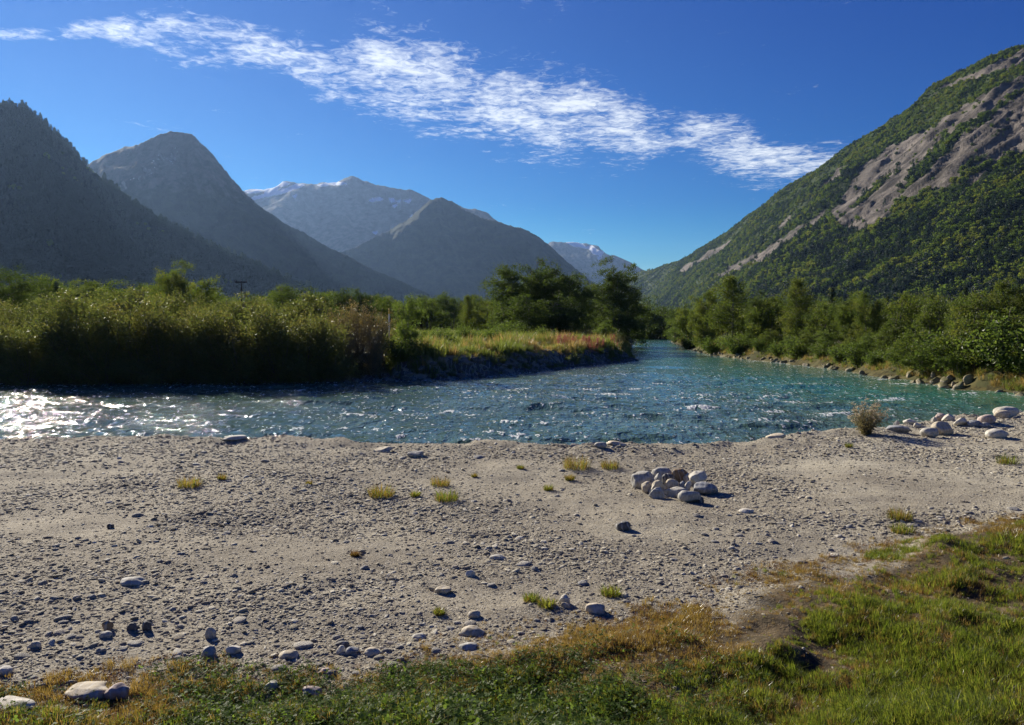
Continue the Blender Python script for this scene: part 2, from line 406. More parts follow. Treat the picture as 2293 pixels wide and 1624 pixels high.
M['seed'] = leaf_mat('seed', [(0.28, 0.22, 0.13), (0.40, 0.33, 0.22), (0.52, 0.45, 0.33)],
                     [(0.4, 0.32, 0.18), (0.5, 0.42, 0.28), (0.6, 0.52, 0.38)], 0.4, 0.02, 0.5)
M['dry_leaf'] = leaf_mat('dry_leaf', [(0.06, 0.065, 0.025), (0.10, 0.09, 0.04), (0.15, 0.12, 0.06)],
                         [(0.16, 0.16, 0.05), (0.24, 0.20, 0.08), (0.3, 0.24, 0.1)], 0.4, 0.03, 0.4)
M['straw'] = diff_mat('straw', lambda nt: (ramp(nt, noise(nt, 30, 2, obj=True), [(0.3, (0.42, 0.34, 0.22)), (0.7, (0.58, 0.50, 0.36))]), None))
M['yellow_paint'] = diff_mat('yellow_paint', lambda nt: (ramp(nt, noise(nt, 8, 2, obj=True), [(0.3, (0.62, 0.40, 0.03)), (0.7, (0.75, 0.5, 0.05))]), None), 0.5)
M['white_paint'] = diff_mat('white_paint', lambda nt: (ramp(nt, noise(nt, 8, 2, obj=True), [(0.3, (0.7, 0.7, 0.66)), (0.7, (0.8, 0.8, 0.77))]), None), 0.5)
M['insulator'] = diff_mat('insulator', lambda nt: (ramp(nt, noise(nt, 8, 2, obj=True), [(0.3, (0.06, 0.045, 0.04)), (0.7, (0.09, 0.07, 0.06))]), None), 0.3)


def ground_build(nt):
    gr, far, silt = attr(nt, 'grass'), attr(nt, 'far'), attr(nt, 'silt')
    n0 = noise(nt, 0.7, 5, 0.6); n1 = noise(nt, 6, 6, 0.65); n2 = noise(nt, 45, 4, 0.7); n3 = noise(nt, 160, 3, 0.65)
    vo = N(nt, 'ShaderNodeTexVoronoi', i_Scale=38.0); nt.links.new(N(nt, 'ShaderNodeNewGeometry').outputs['Position'], vo.inputs['Vector'])
    c = mixc(nt, mrange(nt, n0, 0.35, 0.65), (0.25, 0.215, 0.155), (0.37, 0.325, 0.235))
    c = mixc(nt, silt, c, (0.55, 0.50, 0.37))
    c = mixc(nt, math_n(nt, 'MULTIPLY', mrange(nt, n1, 0.35, 0.7), 0.6), c, (0.62, 0.59, 0.55), 'MULTIPLY')
    c = mixc(nt, math_n(nt, 'MULTIPLY', mrange(nt, n2, 0.5, 0.7), 0.45), c, (0.45, 0.43, 0.39))
    c = mixc(nt, math_n(nt, 'MULTIPLY', mrange(nt, n3, 0.55, 0.35), 0.5), c, (0.10, 0.09, 0.08))
    vs = N(nt, 'ShaderNodeTexVoronoi', i_Scale=70.0); nt.links.new(N(nt, 'ShaderNodeNewGeometry').outputs['Position'], vs.inputs['Vector'])
    sc_ = N(nt, 'ShaderNodeSeparateColor'); nt.links.new(vs.outputs['Color'], sc_.inputs[0])
    grit = math_n(nt, 'MULTIPLY', mrange(nt, vs.outputs['Distance'], 0.55, 0.35), mrange(nt, math_n(nt, 'ADD', sc_.outputs[1], math_n(nt, 'MULTIPLY', math_n(nt, 'SUBTRACT', n0, 0.5), 1.0)), 0.30, 0.36))
    gcol = ramp(nt, sc_.outputs[0], [(0, (0.10, 0.088, 0.07)), (0.35, (0.24, 0.21, 0.165)), (0.7, (0.42, 0.38, 0.30)), (1, (0.66, 0.61, 0.50))])
    c = mixc(nt, math_n(nt, 'MULTIPLY', grit, 0.75), c, gcol)
    soil = mixc(nt, mrange(nt, n1, 0.35, 0.65), (0.05, 0.038, 0.02), (0.15, 0.11, 0.06))
    c = mixc(nt, mrange(nt, math_n(nt, 'ADD', gr, math_n(nt, 'MULTIPLY', math_n(nt, 'SUBTRACT', n1, 0.5), 0.8)), 0.25, 0.75), c, soil)
    fl = mixc(nt, mrange(nt, n0, 0.3, 0.7), (0.05, 0.055, 0.02), (0.10, 0.085, 0.03))
    c = mixc(nt, far, c, fl)
    vh = math_n(nt, 'SUBTRACT', 1.0, vo.outputs['Distance'])
    b = bump(nt, n3, 0.7, 0.005); b = bump(nt, vh, 0.3, 0.010, b); b = bump(nt, grit, 0.6, 0.006, b); b = bump(nt, n2, 0.7, 0.012, b); b = bump(nt, n1, 0.35, 0.03, b)
    return c, b


M['ground'] = diff_mat('ground', ground_build, 0.95, 0.15)


def mountain_build(lo, hi, rockc, fscale):
    def f(nt):
        rk, sn, hgt = attr(nt, 'rock'), attr(nt, 'snow'), attr(nt, 'alpine')
        n0 = noise(nt, fscale * 0.12, 6, 0.6); n1 = noise(nt, fscale, 6, 0.7); n2 = noise(nt, fscale * 6, 4, 0.7)
        c = mixc(nt, mrange(nt, n1, 0.35, 0.65), lo, hi)
        c = mixc(nt, mrange(nt, n0, 0.4, 0.7), c, (0.75, 0.9, 0.6), 'MULTIPLY')
        al = mixc(nt, mrange(nt, n1, 0.4, 0.62), (0.045, 0.05, 0.033), (0.09, 0.085, 0.075))
        c = mixc(nt, mrange(nt, math_n(nt, 'ADD', hgt, math_n(nt, 'MULTIPLY', math_n(nt, 'SUBTRACT', n1, 0.5), 1.0)), 0.3, 0.7), c, al)
        st = N(nt, 'ShaderNodeTexNoise', i_Scale=1.0, i_Detail=7.0, i_Roughness=0.68)
        mp = N(nt, 'ShaderNodeMapping'); mp.inputs['Rotation'].default_value = (0, 0, 0); mp.inputs['Scale'].default_value = (fscale * 1.6, fscale * 0.25, fscale * 1.0)
        nt.links.new(N(nt, 'ShaderNodeNewGeometry').outputs['Position'], mp.inputs['Vector']); nt.links.new(mp.outputs[0], st.inputs['Vector'])
        rc = ramp(nt, math_n(nt, 'ADD', st.outputs[0], math_n(nt, 'MULTIPLY', attr(nt, 'streak'), 0.26)), [(0.30, tuple(q * 0.32 for q in rockc)), (0.45, tuple(q * 0.75 for q in rockc)), (0.58, rockc), (0.72, tuple(min(1, q * 1.5) for q in rockc))])
        rc = mixc(nt, math_n(nt, 'MULTIPLY', mrange(nt, n2, 0.4, 0.65), 0.5), rc, (0.7, 0.68, 0.66), 'MULTIPLY')
        c = mixc(nt, mrange(nt, math_n(nt, 'ADD', rk, math_n(nt, 'MULTIPLY', math_n(nt, 'SUBTRACT', n1, 0.5), 0.9)), 0.4, 0.6), c, rc)
        c = mixc(nt, mrange(nt, math_n(nt, 'ADD', sn, math_n(nt, 'MULTIPLY', math_n(nt, 'SUBTRACT', n2, 0.5), 0.5)), 0.4, 0.55), c, (0.85, 0.87, 0.9))
        return c, bump(nt, n2, 0.6, 0.25 / fscale, bump(nt, st.outputs[0], 0.7, 0.6 / fscale))
    return f


M['mountain_near'] = diff_mat('mountain_near', mountain_build((0.028, 0.045, 0.012), (0.06, 0.08, 0.02), (0.150, 0.131, 0.113), 0.05), 0.95, 0.1)
M['mountain_far'] = diff_mat('mountain_far', mountain_build((0.012, 0.023, 0.009), (0.028, 0.042, 0.014), (0.20, 0.19, 0.18), 0.02), 0.95, 0.1)


def water_mat():
    m, nt, out = mat('glacial_water')
    foam, deep, calm = attr(nt, 'foam'), attr(nt, 'deep'), attr(nt, 'calm')
    mpw = N(nt, 'ShaderNodeMapping'); mpw.inputs['Scale'].default_value = (1, 0.42, 1); nt.links.new(N(nt, 'ShaderNodeNewGeometry').outputs['Position'], mpw.inputs['Vector']); wv_ = mpw.outputs[0]
    n0 = noise(nt, 0.25, 3); n1 = noise(nt, 3.0, 3, 0.55, wv_); n2 = noise(nt, 9, 3, 0.55, wv_, 0.4); n3 = noise(nt, 38, 2, 0.6)
    c = mixc(nt, mrange(nt, n0, 0.3, 0.7), (0.050, 0.094, 0.064), (0.074, 0.126, 0.086))
    c = mixc(nt, deep, c, (0.030, 0.150, 0.095))
    p = N(nt, 'ShaderNodeBsdfPrincipled', i_Roughness=0.045, i_IOR=1.333); p.inputs['Specular IOR Level'].default_value = 0.28; nt.links.new(c, p.inputs['Base Color'])
    k = math_n(nt, 'SUBTRACT', 1.0, math_n(nt, 'MULTIPLY', calm, 0.6))
    b = bump(nt, n3, 0.2, 0.006); b = bump(nt, n2, 0.9, 0.06, b)
    bn = N(nt, 'ShaderNodeBump', i_Distance=0.16); nt.links.new(n1, bn.inputs['Height']); nt.links.new(b, bn.inputs['Normal']); nt.links.new(k, bn.inputs['Strength'])
    nt.links.new(bn.outputs[0], p.inputs['Normal'])
    fd = N(nt, 'ShaderNodeBsdfPrincipled', i_Roughness=0.75); fd.inputs['Base Color'].default_value = (0.82, 0.86, 0.86, 1)
    fd.inputs['Subsurface Weight'].default_value = 0.0
    tr = N(nt, 'ShaderNodeBsdfTranslucent'); tr.inputs[0].default_value = (0.8, 0.84, 0.84, 1)
    fm = N(nt, 'ShaderNodeMixShader', i_Fac=0.35); nt.links.new(fd.outputs[0], fm.inputs[1]); nt.links.new(tr.outputs[0], fm.inputs[2])
    nt.links.new(bump(nt, n2, 1.0, 0.12), fd.inputs['Normal'])
    ff = math_n(nt, 'ADD', foam, math_n(nt, 'ADD', math_n(nt, 'MULTIPLY', math_n(nt, 'SUBTRACT', n2, 0.5), 3.4), math_n(nt, 'MULTIPLY', math_n(nt, 'SUBTRACT', n1, 0.5), 1.0)))
    mx = N(nt, 'ShaderNodeMixShader'); nt.links.new(mrange(nt, ff, 0.5, 0.66), mx.inputs[0])
    nt.links.new(p.outputs[0], mx.inputs[1]); nt.links.new(fm.outputs[0], mx.inputs[2]); nt.links.new(mx.outputs[0], out.inputs[0])
    return m


M['water'] = water_mat()

# ------------------------------------------------------------------ terrain layout
WZ = -0.7
near_px = [(0, 984), (150, 986), (300, 978), (450, 982), (640, 990), (860, 995), (1000, 992), (1110, 992), (1200, 1000), (1350, 1002), (1500, 999), (1650, 987), (1750, 977), (1900, 967), (1980, 952), (2080, 944), (2200, 934), (2292, 914)]
nw = at_z([p[0] for p in near_px], [p[1] for p in near_px], -0.03)[:, :2] + np.array([0, 0.75])
near_w = [(-300, 16), (-60, 14.6)] + [tuple(p) for p in nw] + [(17, 20.8), (27, 18), (60, 10), (300, -20)]
right_px = [(2292, 888), (2150, 872), (2050, 857), (1950, 843), (1850, 826), (1720, 810), (1650, 804), (1590, 796), (1545, 784), (1515, 772), (1500, 765)]
rw = at_z([p[0] for p in right_px], [p[1] for p in right_px], WZ)[:, :2]
far_end = [(38, 185), (50, 215), (75, 240), (130, 260), (130, 275), (70, 262), (40, 232), (28, 200)]
isl_px = [(1424, 764), (1416, 775), (1412, 790), (1428, 806), (1360, 815), (1300, 822), (1200, 833), (1100, 841), (1000, 848), (880, 853), (700, 858), (500, 861), (250, 861), (0, 863)]
iw = at_z([p[0] for p in isl_px], [p[1] for p in isl_px], WZ)[:, :2]
RIVER = near_w + [(300, 10), (100, 18), (40, 24), (24, 28)] + [tuple(p) for p in rw] + far_end + [tuple(p) for p in iw] + [(-60, 37), (-300, 42)]
RIVER = np.array(RIVER); N_NEAR = len(near_w)

grass_px = [(2292, 1148), (2200, 1158), (2100, 1182), (2000, 1202), (1900, 1232), (1750, 1262), (1660, 1290), (1600, 1322), (1500, 1352), (1400, 1372), (1300, 1398), (1100, 1425), (980, 1445), (930, 1490), (800, 1512), (640, 1505), (520, 1490), (420, 1468), (300, 1468), (160, 1492), (0, 1522)]
gw = at_z([p[0] for p in grass_px], [p[1] for p in grass_px], 0.05)[:, :2]
GRASS = np.array([(14, 8.2), (9, 8.0)] + [tuple(p) for p in gw] + [(-6, 3.4), (-14, 2), (-14, -12), (14, -12)])


def masks(P):
    d, i = sdf(P, RIVER); near = (i < N_NEAR - 1); g, _ = sdf(P, GRASS)
    return d, near, g


def height(P, full=False):
    P = np.asarray(P, float); x, y = P[:, 0], P[:, 1]; d, near, g = masks(P)
    r = np.hypot(x, y)
    gm = sstep(0.02, -0.7, g + 0.15 * vn(x * 3, y * 3, 14))                                   # grass amount
    rough = 0.032 * fbm(x * 0.5, y * 0.5, 3, 3) + 0.009 * fbm(x * 2.3, y * 2.3, 11, 3, 0.5) + 0.0035 * vn(x * 9, y * 9, 5) + 0.002 * vn(x * 22, y * 22, 6)
    ruts = 0.012 * vn(x * 0.4 + y * 0.15, y * 3.0, 23)
    hn = rough + ruts + gm * (0.07 + 0.085 * fbm(x * 1.5, y * 1.5, 31, 3) + 0.02 * sstep(0.5, 4, x)) + 0.05 * sstep(0.5, 5, x) * gm
    crest = sstep(2.6, 0.9, d) * sstep(0.2, 0.9, d)
    hn = hn + crest * (0.03 + 0.06 * fbm(x * 1.1, y * 1.1, 41, 4, 0.6))
    hn = hn + 0.16 * np.exp(-((x + 0.36) / 0.55) ** 2 - ((y - 13.9) / 0.5) ** 2)
    zn = WZ - 0.05 + (0.75 + hn) * sstep(-0.05, 0.9, d + 0.12 * vn(x * 2, y * 2, 8))
    hf = 0.45 + 0.006 * np.minimum(d, 200) + 0.15 * fbm(x * 0.12, y * 0.12, 51, 4) + 0.06 * fbm(x * 0.9, y * 0.9, 52, 3)
    zf = WZ - 0.05 + (0.75 + hf) * sstep(-0.1, np.where(x < -6, 4.0, 2.0), d + 0.25 * vn(x * 0.8, y * 0.8, 9))
    z = np.where(near, zn, zf)
    zin = WZ - 0.08 - np.minimum(0.9, 0.35 * np.abs(d))
    z = np.where(d < -0.1, np.minimum(zin, z), z)
    if full: return z, d, near, g, gm
    return z


def gz(x, y): return float(height(np.array([[x, y]]))[0])


def on_ground(px, py):
    z = 0.0
    for _ in range(5):
        p = at_z(px, py, z); z = gz(p[0], p[1])
    return np.array([p[0], p[1], z])


# ground sheet, one polar sheet around the camera out to the foot of the far mountains
rs = np.concatenate([np.linspace(0.0, 2.4, 10), np.exp(np.arange(math.log(2.5), math.log(24), 0.0062)), np.exp(np.arange(math.log(24.1), math.log(70), 0.010)), np.exp(np.linspace(math.log(71), math.log(11500), 110))])
th = np.concatenate([np.arange(-42, 42, 0.22), np.arange(42, 318, 4.0)])
th = np.radians(th)
rr, tt = np.meshgrid(rs, th, indexing='ij')
P2 = np.stack([rr * np.sin(tt), rr * np.cos(tt)], -1).reshape(-1, 2)
z, d, near, g, gm = height(P2, True)
px_, py_ = P2[:, 0], P2[:, 1]
silt = np.clip(sstep(0.5, 6, px_ - 0.15 * (py_ - 9)) * (0.55 + 0.5 * fbm(px_ * 0.5, py_ * 0.7, 77, 4)) + 0.25 * fbm(px_ * 0.8, py_ * 1.6, 78, 4), 0, 1)
fpx_ = CX + FOC * px_ / np.maximum(py_, 0.1)
farm = np.where(near, 0.0, np.where((fpx_ < 860) | (px_ > 16), sstep(-0.3, 0.2, d), sstep(0.8, 2.2, d)))
me = make_mesh('ground', np.column_stack([P2, z]), grid_faces(len(rs), len(th), True)[:, ::-1], (M['ground'],), {'grass': gm, 'far': farm, 'silt': silt})
ground = link('ground', me, kind='structure', label='grey gravel and sand river bar with grassy soil in the foreground')

# water sheet
spots = [(768.5 + .3351 * a, 568 + .3351 * b, s) for a, b, s in [(1180, 915, 1), (835, 930, .6), (830, 960, .6), (1630, 905, 1), (1750, 935, 1.4), (1850, 945, 1.3), (1720, 865, .8), (2110, 875, 1.1), (1450, 960, .7), (100, 1075, 1.2), (490, 1060, .8), (700, 1045, .9), (870, 1070, .8), (1120, 1130, 1), (990, 1200, .8), (890, 1250, .9), (1150, 1215, .8), (400, 1210, .6), (1940, 900, .5), (360, 915, .6), (1350, 1020, .5)]]
spots += [(1523.6 + .3351 * a, 568 + .3351 * b, s) for a, b, s in [(640, 960, 1.2), (725, 995, .8), (95, 1050, 1), (180, 1050, .9), (380, 1130, 1.2), (560, 1115, .8), (620, 1070, 1), (730, 1145, .8), (980, 1065, 1.2), (875, 1130, .9), (1360, 975, .9), (1440, 965, .8), (800, 872, .8), (1500, 875, 1), (490, 718, .8), (660, 735, .7), (1330, 840, .6), (1930, 940, .9), (160, 950, .7), (1090, 1060, .6)]]
rs = np.concatenate([np.exp(np.arange(math.log(11.5), math.log(45), 0.0042)), np.exp(np.arange(math.log(45.2), math.log(310), 0.014))])
th = np.radians(np.concatenate([np.arange(-75, -42, 2.0), np.arange(-42, 42, 0.19), np.arange(42, 76, 2.0)]))
rr, tt = np.meshgrid(rs, th, indexing='ij')
P2 = np.stack([rr * np.sin(tt), rr * np.cos(tt)], -1).reshape(-1, 2); x, y = P2.T
dr, di = sdf(P2, RIVER)
n_right0 = N_NEAR + 4
calm = sstep(40, 60, y) * 0.6 + sstep(8, 18, x) * sstep(-9, -3, dr) * 0.8
calm = np.clip(calm, 0, 1)
w = 0.085 * fbm(x * 0.30 + 3, y * 0.55, 61, 3) + 0.038 * (0.5 - np.abs(vn(x * 0.75 + 0.4 * vn(x * .3, y * .3, 3), y * 1.15, 63))) * 1.6 + 0.022 * vn(x * 1.9, y * 2.2, 65) + 0.014 * vn(x * 4.1, y * 5.0, 66)
crestn = w / 0.08
w = w * (1 - 0.65 * calm)
patch = sstep(0.05, 0.7, fbm(x * 0.22, y * 0.34, 71, 3))
fo = 0.30 * sstep(0.45, 1.5, crestn) * (0.35 + 0.65 * patch) * (1 - calm) + (0.0 + 0.08 * patch) * (1 - 0.5 * calm)
bed = sstep(-1.2, 0.0, dr) * 0.22 * (y > 22)
fo = fo + bed
for sx, sy, s in spots:
    c = at_z(sx, sy, WZ); L = 0.42 * s * (0.5 + c[1] / 40); Wd = 0.26 * s * (0.5 + c[1] / 40)
    q = ((x - c[0]) / L) ** 2 + ((y - c[1]) / Wd) ** 2
    e = np.exp(-q * 0.8); fo += 0.60 * e; w += 0.05 * s * np.exp(-(((x - c[0]) / L) ** 2 + ((y - c[1] - 0.1) / (Wd * 1.1)) ** 2))
deep = np.clip(sstep(3, 16, x) * sstep(20, 32, y) * (0.6 + 0.4 * vn(x * .1, y * .1, 4)), 0, 1)
me = make_mesh('water', np.column_stack([P2, WZ + w]), grid_faces(len(rs), len(th))[:, ::-1], (M['water'],), {'foam': fo, 'deep': deep, 'calm': calm})
water = link('river_water', me, kind='structure', label='turquoise glacial river with white ripples and sun glitter')

# ------------------------------------------------------------------ mountains
def inpoly_px(pt, poly, warp=6.0, ws=0.03, seed=0):
    px, py = proj(pt)
    q = np.column_stack([px + warp * fbm(px * ws, py * ws, 90 + seed, 3), py + warp * fbm(px * ws, py * ws, 95 + seed, 3)])
    return q, sdf(q, poly)[0]


def mountain(name, ridge, nrm, slope, ns, nt_, seed, mtl, label, rough=0.03, prof=1.15, nrm2=None, jag=0.0):
    ridge = np.array(ridge, float); s0 = np.concatenate([[0], np.cumsum(np.hypot(*np.diff(ridge[:, :2], axis=0).T))])
    s = np.linspace(0, s0[-1], ns); rp = [np.interp(s, s0, ridge[:, k]) for k in range(3)]
    k = np.exp(-np.linspace(-2, 2, 7) ** 2); k /= k.sum()
    rp[1] = np.convolve(np.pad(rp[1], 3, 'edge'), k, 'valid')
    Rw = at_y(rp[0], rp[1], rp[2]); hgt = np.maximum(Rw[:, 2], 2.0)
    u_ = np.concatenate([[0], np.cumsum(np.hypot(*np.diff(Rw[:, :2], axis=0).T))])
    Rw[:, 2] += hgt * 0.012 * fbm(u_ / 90.0, 0 * u_, seed, 4) + jag * (vn(u_ / 9.0, 0 * u_, seed + 5) + vn(u_ / 4.0, 0 * u_, seed + 6))
    n1 = np.array(nrm, float); n2 = np.array(nrm2 if nrm2 is not None else nrm, float)
    a = np.linspace(0, 1, ns)[:, None]; nn = n1 * (1 - a) + n2 * a; nn /= np.linalg.norm(nn, axis=1, keepdims=True)
    t = np.concatenate([-np.linspace(1, 0.12, 8), np.linspace(0, 1, nt_) ** 1.25])
    run = hgt / math.tan(R(slope))
    T, H = np.meshgrid(t, hgt, indexing='ij'); at = np.abs(T)
    Q = Rw[None, :, :2] + nn[None, :, :] * (T * run[None, :])[..., None]
    def gs_(a_, w_):
        n_ = int(w_ * 3); kk_ = np.exp(-0.5 * (np.arange(-n_, n_ + 1) / w_) ** 2); kk_ /= kk_.sum(); return np.convolve(np.pad(a_, n_, 'edge'), kk_, 'valid')
    h1_, h2_ = gs_(Rw[:, 2], ns / 60), gs_(Rw[:, 2], ns / 22); b1, b2 = sstep(0, .12, at), sstep(.08, .6, at)
    zz = ((Rw[None, :, 2] * (1 - b1) + h1_[None] * b1) * (1 - b2) + h2_[None] * b2) * (1 - at ** 1.25) ** (prof * 1.12)
    x, y = Q[..., 0], Q[..., 1]; sc = np.mean(hgt)
    U = np.broadcast_to(u_[None, :], T.shape)
    gul = fbm(U / (sc * 0.30) + 0.5 * fbm(x / sc, y / sc, seed + 3, 2), T * 3.0, seed + 20, 4, 0.55)
    env = np.minimum(at * 7, 1) * (1 - at) ** 0.5
    zz = zz + rough * H * env * (gul * 1.3 + 0.8 * fbm(x / (sc * 0.35), y / (sc * 0.35), seed + 30, 5, 0.55)) - 6 * (at >= 0.999)
    pt = np.stack([x, y, zz], -1).reshape(-1, 3)
    return name, pt, (len(t), ns), at.reshape(-1), (zz / np.max(hgt)).reshape(-1), mtl, label


def finish_mountain(mt, rock, snow, alpine, streak=None):
    name, pt, (a, b), *_x = mt
    me = make_mesh(name, pt, grid_faces(a, b), (mt[5],), {'rock': rock, 'snow': snow, 'alpine': alpine, 'streak': np.zeros(len(pt)) if streak is None else streak})
    return link(name, me, kind='structure', label=mt[6])


def Zr(pts, y0, y1):
    n = len(pts); xs = [p[0] for p in pts]
    return [(p[0], p[1], y0 + (y1 - y0) * (p[0] - xs[0]) / (xs[-1] - xs[0])) for p in pts]


mountains = {}
# left, nearest
m1 = mountain('mountain', Zr([(-900, 420), (-600, 330), (-300, 250), (-120, 232), (0, 232), (48, 241), (96, 270), (128, 305), (173, 348), (199, 381), (256, 428), (320, 473), (401, 515), (470, 552), (545, 590), (620, 625), (700, 660), (800, 696), (920, 727)], 1250, 1500), (0.5, -0.85), 40, 420, 110, 5, M['mountain_far'],
              'dark steep forested mountain rising at the left edge', 0.05, 1.2, (0.55, -0.8), 2.2)
mm = finish_mountain(m1, 0.15 * sstep(.3, .9, fbm(m1[1][:, 0] / 90, m1[1][:, 2] / 90, 3, 3)), np.zeros(len(m1[1])), -0.3 + 0.3 * sstep(.6, 1, m1[4]))
m2 = mountain('mountain', Zr([(-100, 480), (100, 425), (197, 370), (240, 345), (290, 329), (340, 306), (375, 293), (405, 290), (430, 303), (450, 327), (480, 352), (505, 385), (540, 427), (575, 462), (640, 503), (700, 534), (770, 571), (850, 610), (920, 641), (980, 668), (1050, 698), (1120, 728)], 3000, 2600), (0.25, -1), 40, 420, 120, 15, M['mountain_far'],
              'pointed dark mountain with bare summit, second from the left', 0.042, 1.25, (0.5, -0.85), 1.5)
q, dd = inpoly_px(m2[1], [(225, 432), (265, 400), (310, 375), (345, 338), (400, 330), (380, 365), (330, 410), (270, 432)], 10)
mm = finish_mountain(m2, sstep(12, -25, dd) * 0.45 + 0.5 * (fbm(q[:, 0] * .12, q[:, 1] * .12, 4, 3) > .5) * sstep(4, -6, dd), np.clip(sstep(0.55, 0.9, fbm(q[:, 0] * .2, q[:, 1] * .2, 44, 3)) * sstep(4, -8, dd), 0, 0.55), sstep(0.45, 0.85, m2[4]) * 0.9)
m3 = mountain('mountain', Zr([(380, 460), (470, 440), (552, 428), (605, 420), (622, 417), (634, 408), (670, 411), (720, 413), (752, 409), (775, 400), (790, 396), (810, 400), (830, 406), (880, 418), (930, 431), (970, 446), (1035, 468), (1062, 469), (1085, 474), (1110, 497), (1170, 530), (1250, 590)], 6300, 6300), (0.1, -1), 33, 520, 130, 25, M['mountain_far'],
              'broad far mountain with snow patches along its crest', 0.04, 1.1, (0.3, -1))
snow_polys = [[(549, 429), (590, 421), (622, 416), (600, 425), (556, 432)], [(558, 445), (600, 433), (640, 423), (664, 413), (680, 415), (645, 430), (600, 440), (566, 447)], [(592, 431), (608, 419), (627, 416), (616, 429), (598, 434)],
              [(624, 416), (632, 408), (648, 412), (630, 419)], [(712, 415), (755, 407), (776, 412), (740, 414), (720, 417)], [(826, 450), (850, 442), (857, 446), (833, 453)], [(870, 445), (881, 444), (883, 451), (875, 453)], [(904, 450), (920, 447), (916, 454)], [(887, 450), (897, 449), (894, 454)], [(655, 440), (664, 437), (660, 444)], [(880, 461), (887, 460), (884, 465)], [(918, 487), (924, 482), (921, 491)], [(835, 521), (845, 518), (842, 524)]]
sn = np.zeros(len(m3[1]))
for pl in snow_polys: sn = np.maximum(sn, sstep(3.5, -0.5, inpoly_px(m3[1], pl, 1.2, .1)[1]))
mm = finish_mountain(m3, 0.25 * sstep(.1, .7, fbm(m3[1][:, 0] / 300, m3[1][:, 2] / 120, 8, 4)), sn, sstep(0.25, 0.6, m3[4]))
m4 = mountain('mountain', [(a_, b_, float(np.interp(a_, [520, 987, 1460], [3450, 4350, 3900]))) for a_, b_ in [(520, 640), (620, 606), (720, 578), (800, 552), (860, 522), (910, 490), (940, 466), (960, 452), (985, 444), (1010, 449), (1028, 461), (1049, 474), (1080, 488), (1118, 500), (1167, 514), (1204, 530), (1224, 546), (1269, 588), (1310, 620), (1338, 640), (1400, 685), (1460, 728)]], (0.5, -0.85), 38, 400, 110, 35, M['mountain_far'],
              'dark wooded mountain in the middle in front of the snowy crest', 0.03, 1.15, (0.1, -1), 2.0)
mm = finish_mountain(m4, 0.05 * sstep(.2, .8, fbm(m4[1][:, 0] / 130, m4[1][:, 2] / 130, 9, 4)), np.zeros(len(m4[1])), np.full(len(m4[1]), -0.35))
m5 = mountain('mountain', Zr([(1080, 600), (1180, 560), (1232, 545), (1280, 541), (1310, 545), (1340, 556), (1365, 570), (1390, 580), (1430, 600), (1470, 622), (1530, 655), (1620, 700)], 9300, 9000), (0.1, -1), 28, 300, 90, 45, M['mountain_far'],
              'distant blue mountain with snow patches at the end of the valley', 0.05, 1.1, (0.2, -1))
sn = np.zeros(len(m5[1]))
for pl in [[(1270, 543), (1300, 545), (1312, 555), (1282, 549)], [(1315, 553), (1326, 552), (1336, 561), (1349, 565), (1346, 570), (1330, 568)], [(1339, 577), (1345, 575), (1342, 582)]]:
    sn = np.maximum(sn, sstep(4.0, 0.5, inpoly_px(m5[1], pl, 1.0, .1)[1]))
mm = finish_mountain(m5, 0.4 * sstep(.1, .7, fbm(m5[1][:, 0] / 400, m5[1][:, 2] / 200, 12, 4)), sn, np.full(len(m5[1]), 0.9))
# right, near
m6 = mountain('mountain', [(1380, 628, 4300), (1440, 606, 3900), (1480, 599, 3700), (1520, 588, 3450), (1560, 566, 3200), (1612, 530, 2950), (1665, 495, 2750), (1720, 458, 2560), (1760, 430, 2440), (1800, 398, 2330), (1850, 364, 2210), (1905, 322, 2090), (1960, 290, 1980), (2030, 248, 1850), (2110, 195, 1720), (2180, 152, 1620), (2240, 128, 1540), (2292, 108, 1480), (2400, 70, 1360), (2600, 30, 1180), (2900, 10, 980), (3500, -20, 720)], (-0.75, -0.65), 37, 560, 230, 55, M['mountain_near'],
              'steep green mountainside with bare grey rock slabs on the right', 0.028, 1.12, (-0.95, -0.25), 1.2)
cc = lambda L: [(1470 + .3908 * a, 66.8 + .3908 * b) for a, b in L]
rock_polys = [cc([(1000, 1040), (1090, 900), (1180, 800), (1300, 690), (1450, 610), (1650, 500), (1850, 385), (2130, 230), (2130, 690), (1950, 760), (1800, 890), (1650, 905), (1530, 900), (1400, 970), (1300, 1130), (1150, 1150), (1040, 1160)]),
              cc([(310, 1435), (420, 1350), (600, 1250), (720, 1180), (980, 1010), (970, 1060), (700, 1255), (520, 1380), (400, 1415)]), cc([(100, 1405), (250, 1305), (445, 1180), (390, 1255), (160, 1405)]),
              cc([(890, 940), (1040, 800), (1120, 760), (1000, 890)]), cc([(1450, 470), (1700, 300), (1880, 215), (2140, 85), (2140, 165), (1900, 255), (1650, 345)]), cc([(680, 1130), (740, 1070), (770, 1080), (700, 1140)]), cc([(760, 1310), (900, 1200), (960, 1170), (820, 1290)]), cc([(700, 1010), (760, 970), (740, 1000)])]
rk = np.zeros(len(m6[1])); mpx, mpy = proj(m6[1])
for k_, pl in enumerate(rock_polys):
    q, dd = inpoly_px(m6[1], pl, 7.0, .035); rk = np.maximum(rk, sstep(4, -4, dd) * (1.0 if k_ in (0, 4) else 0.62))
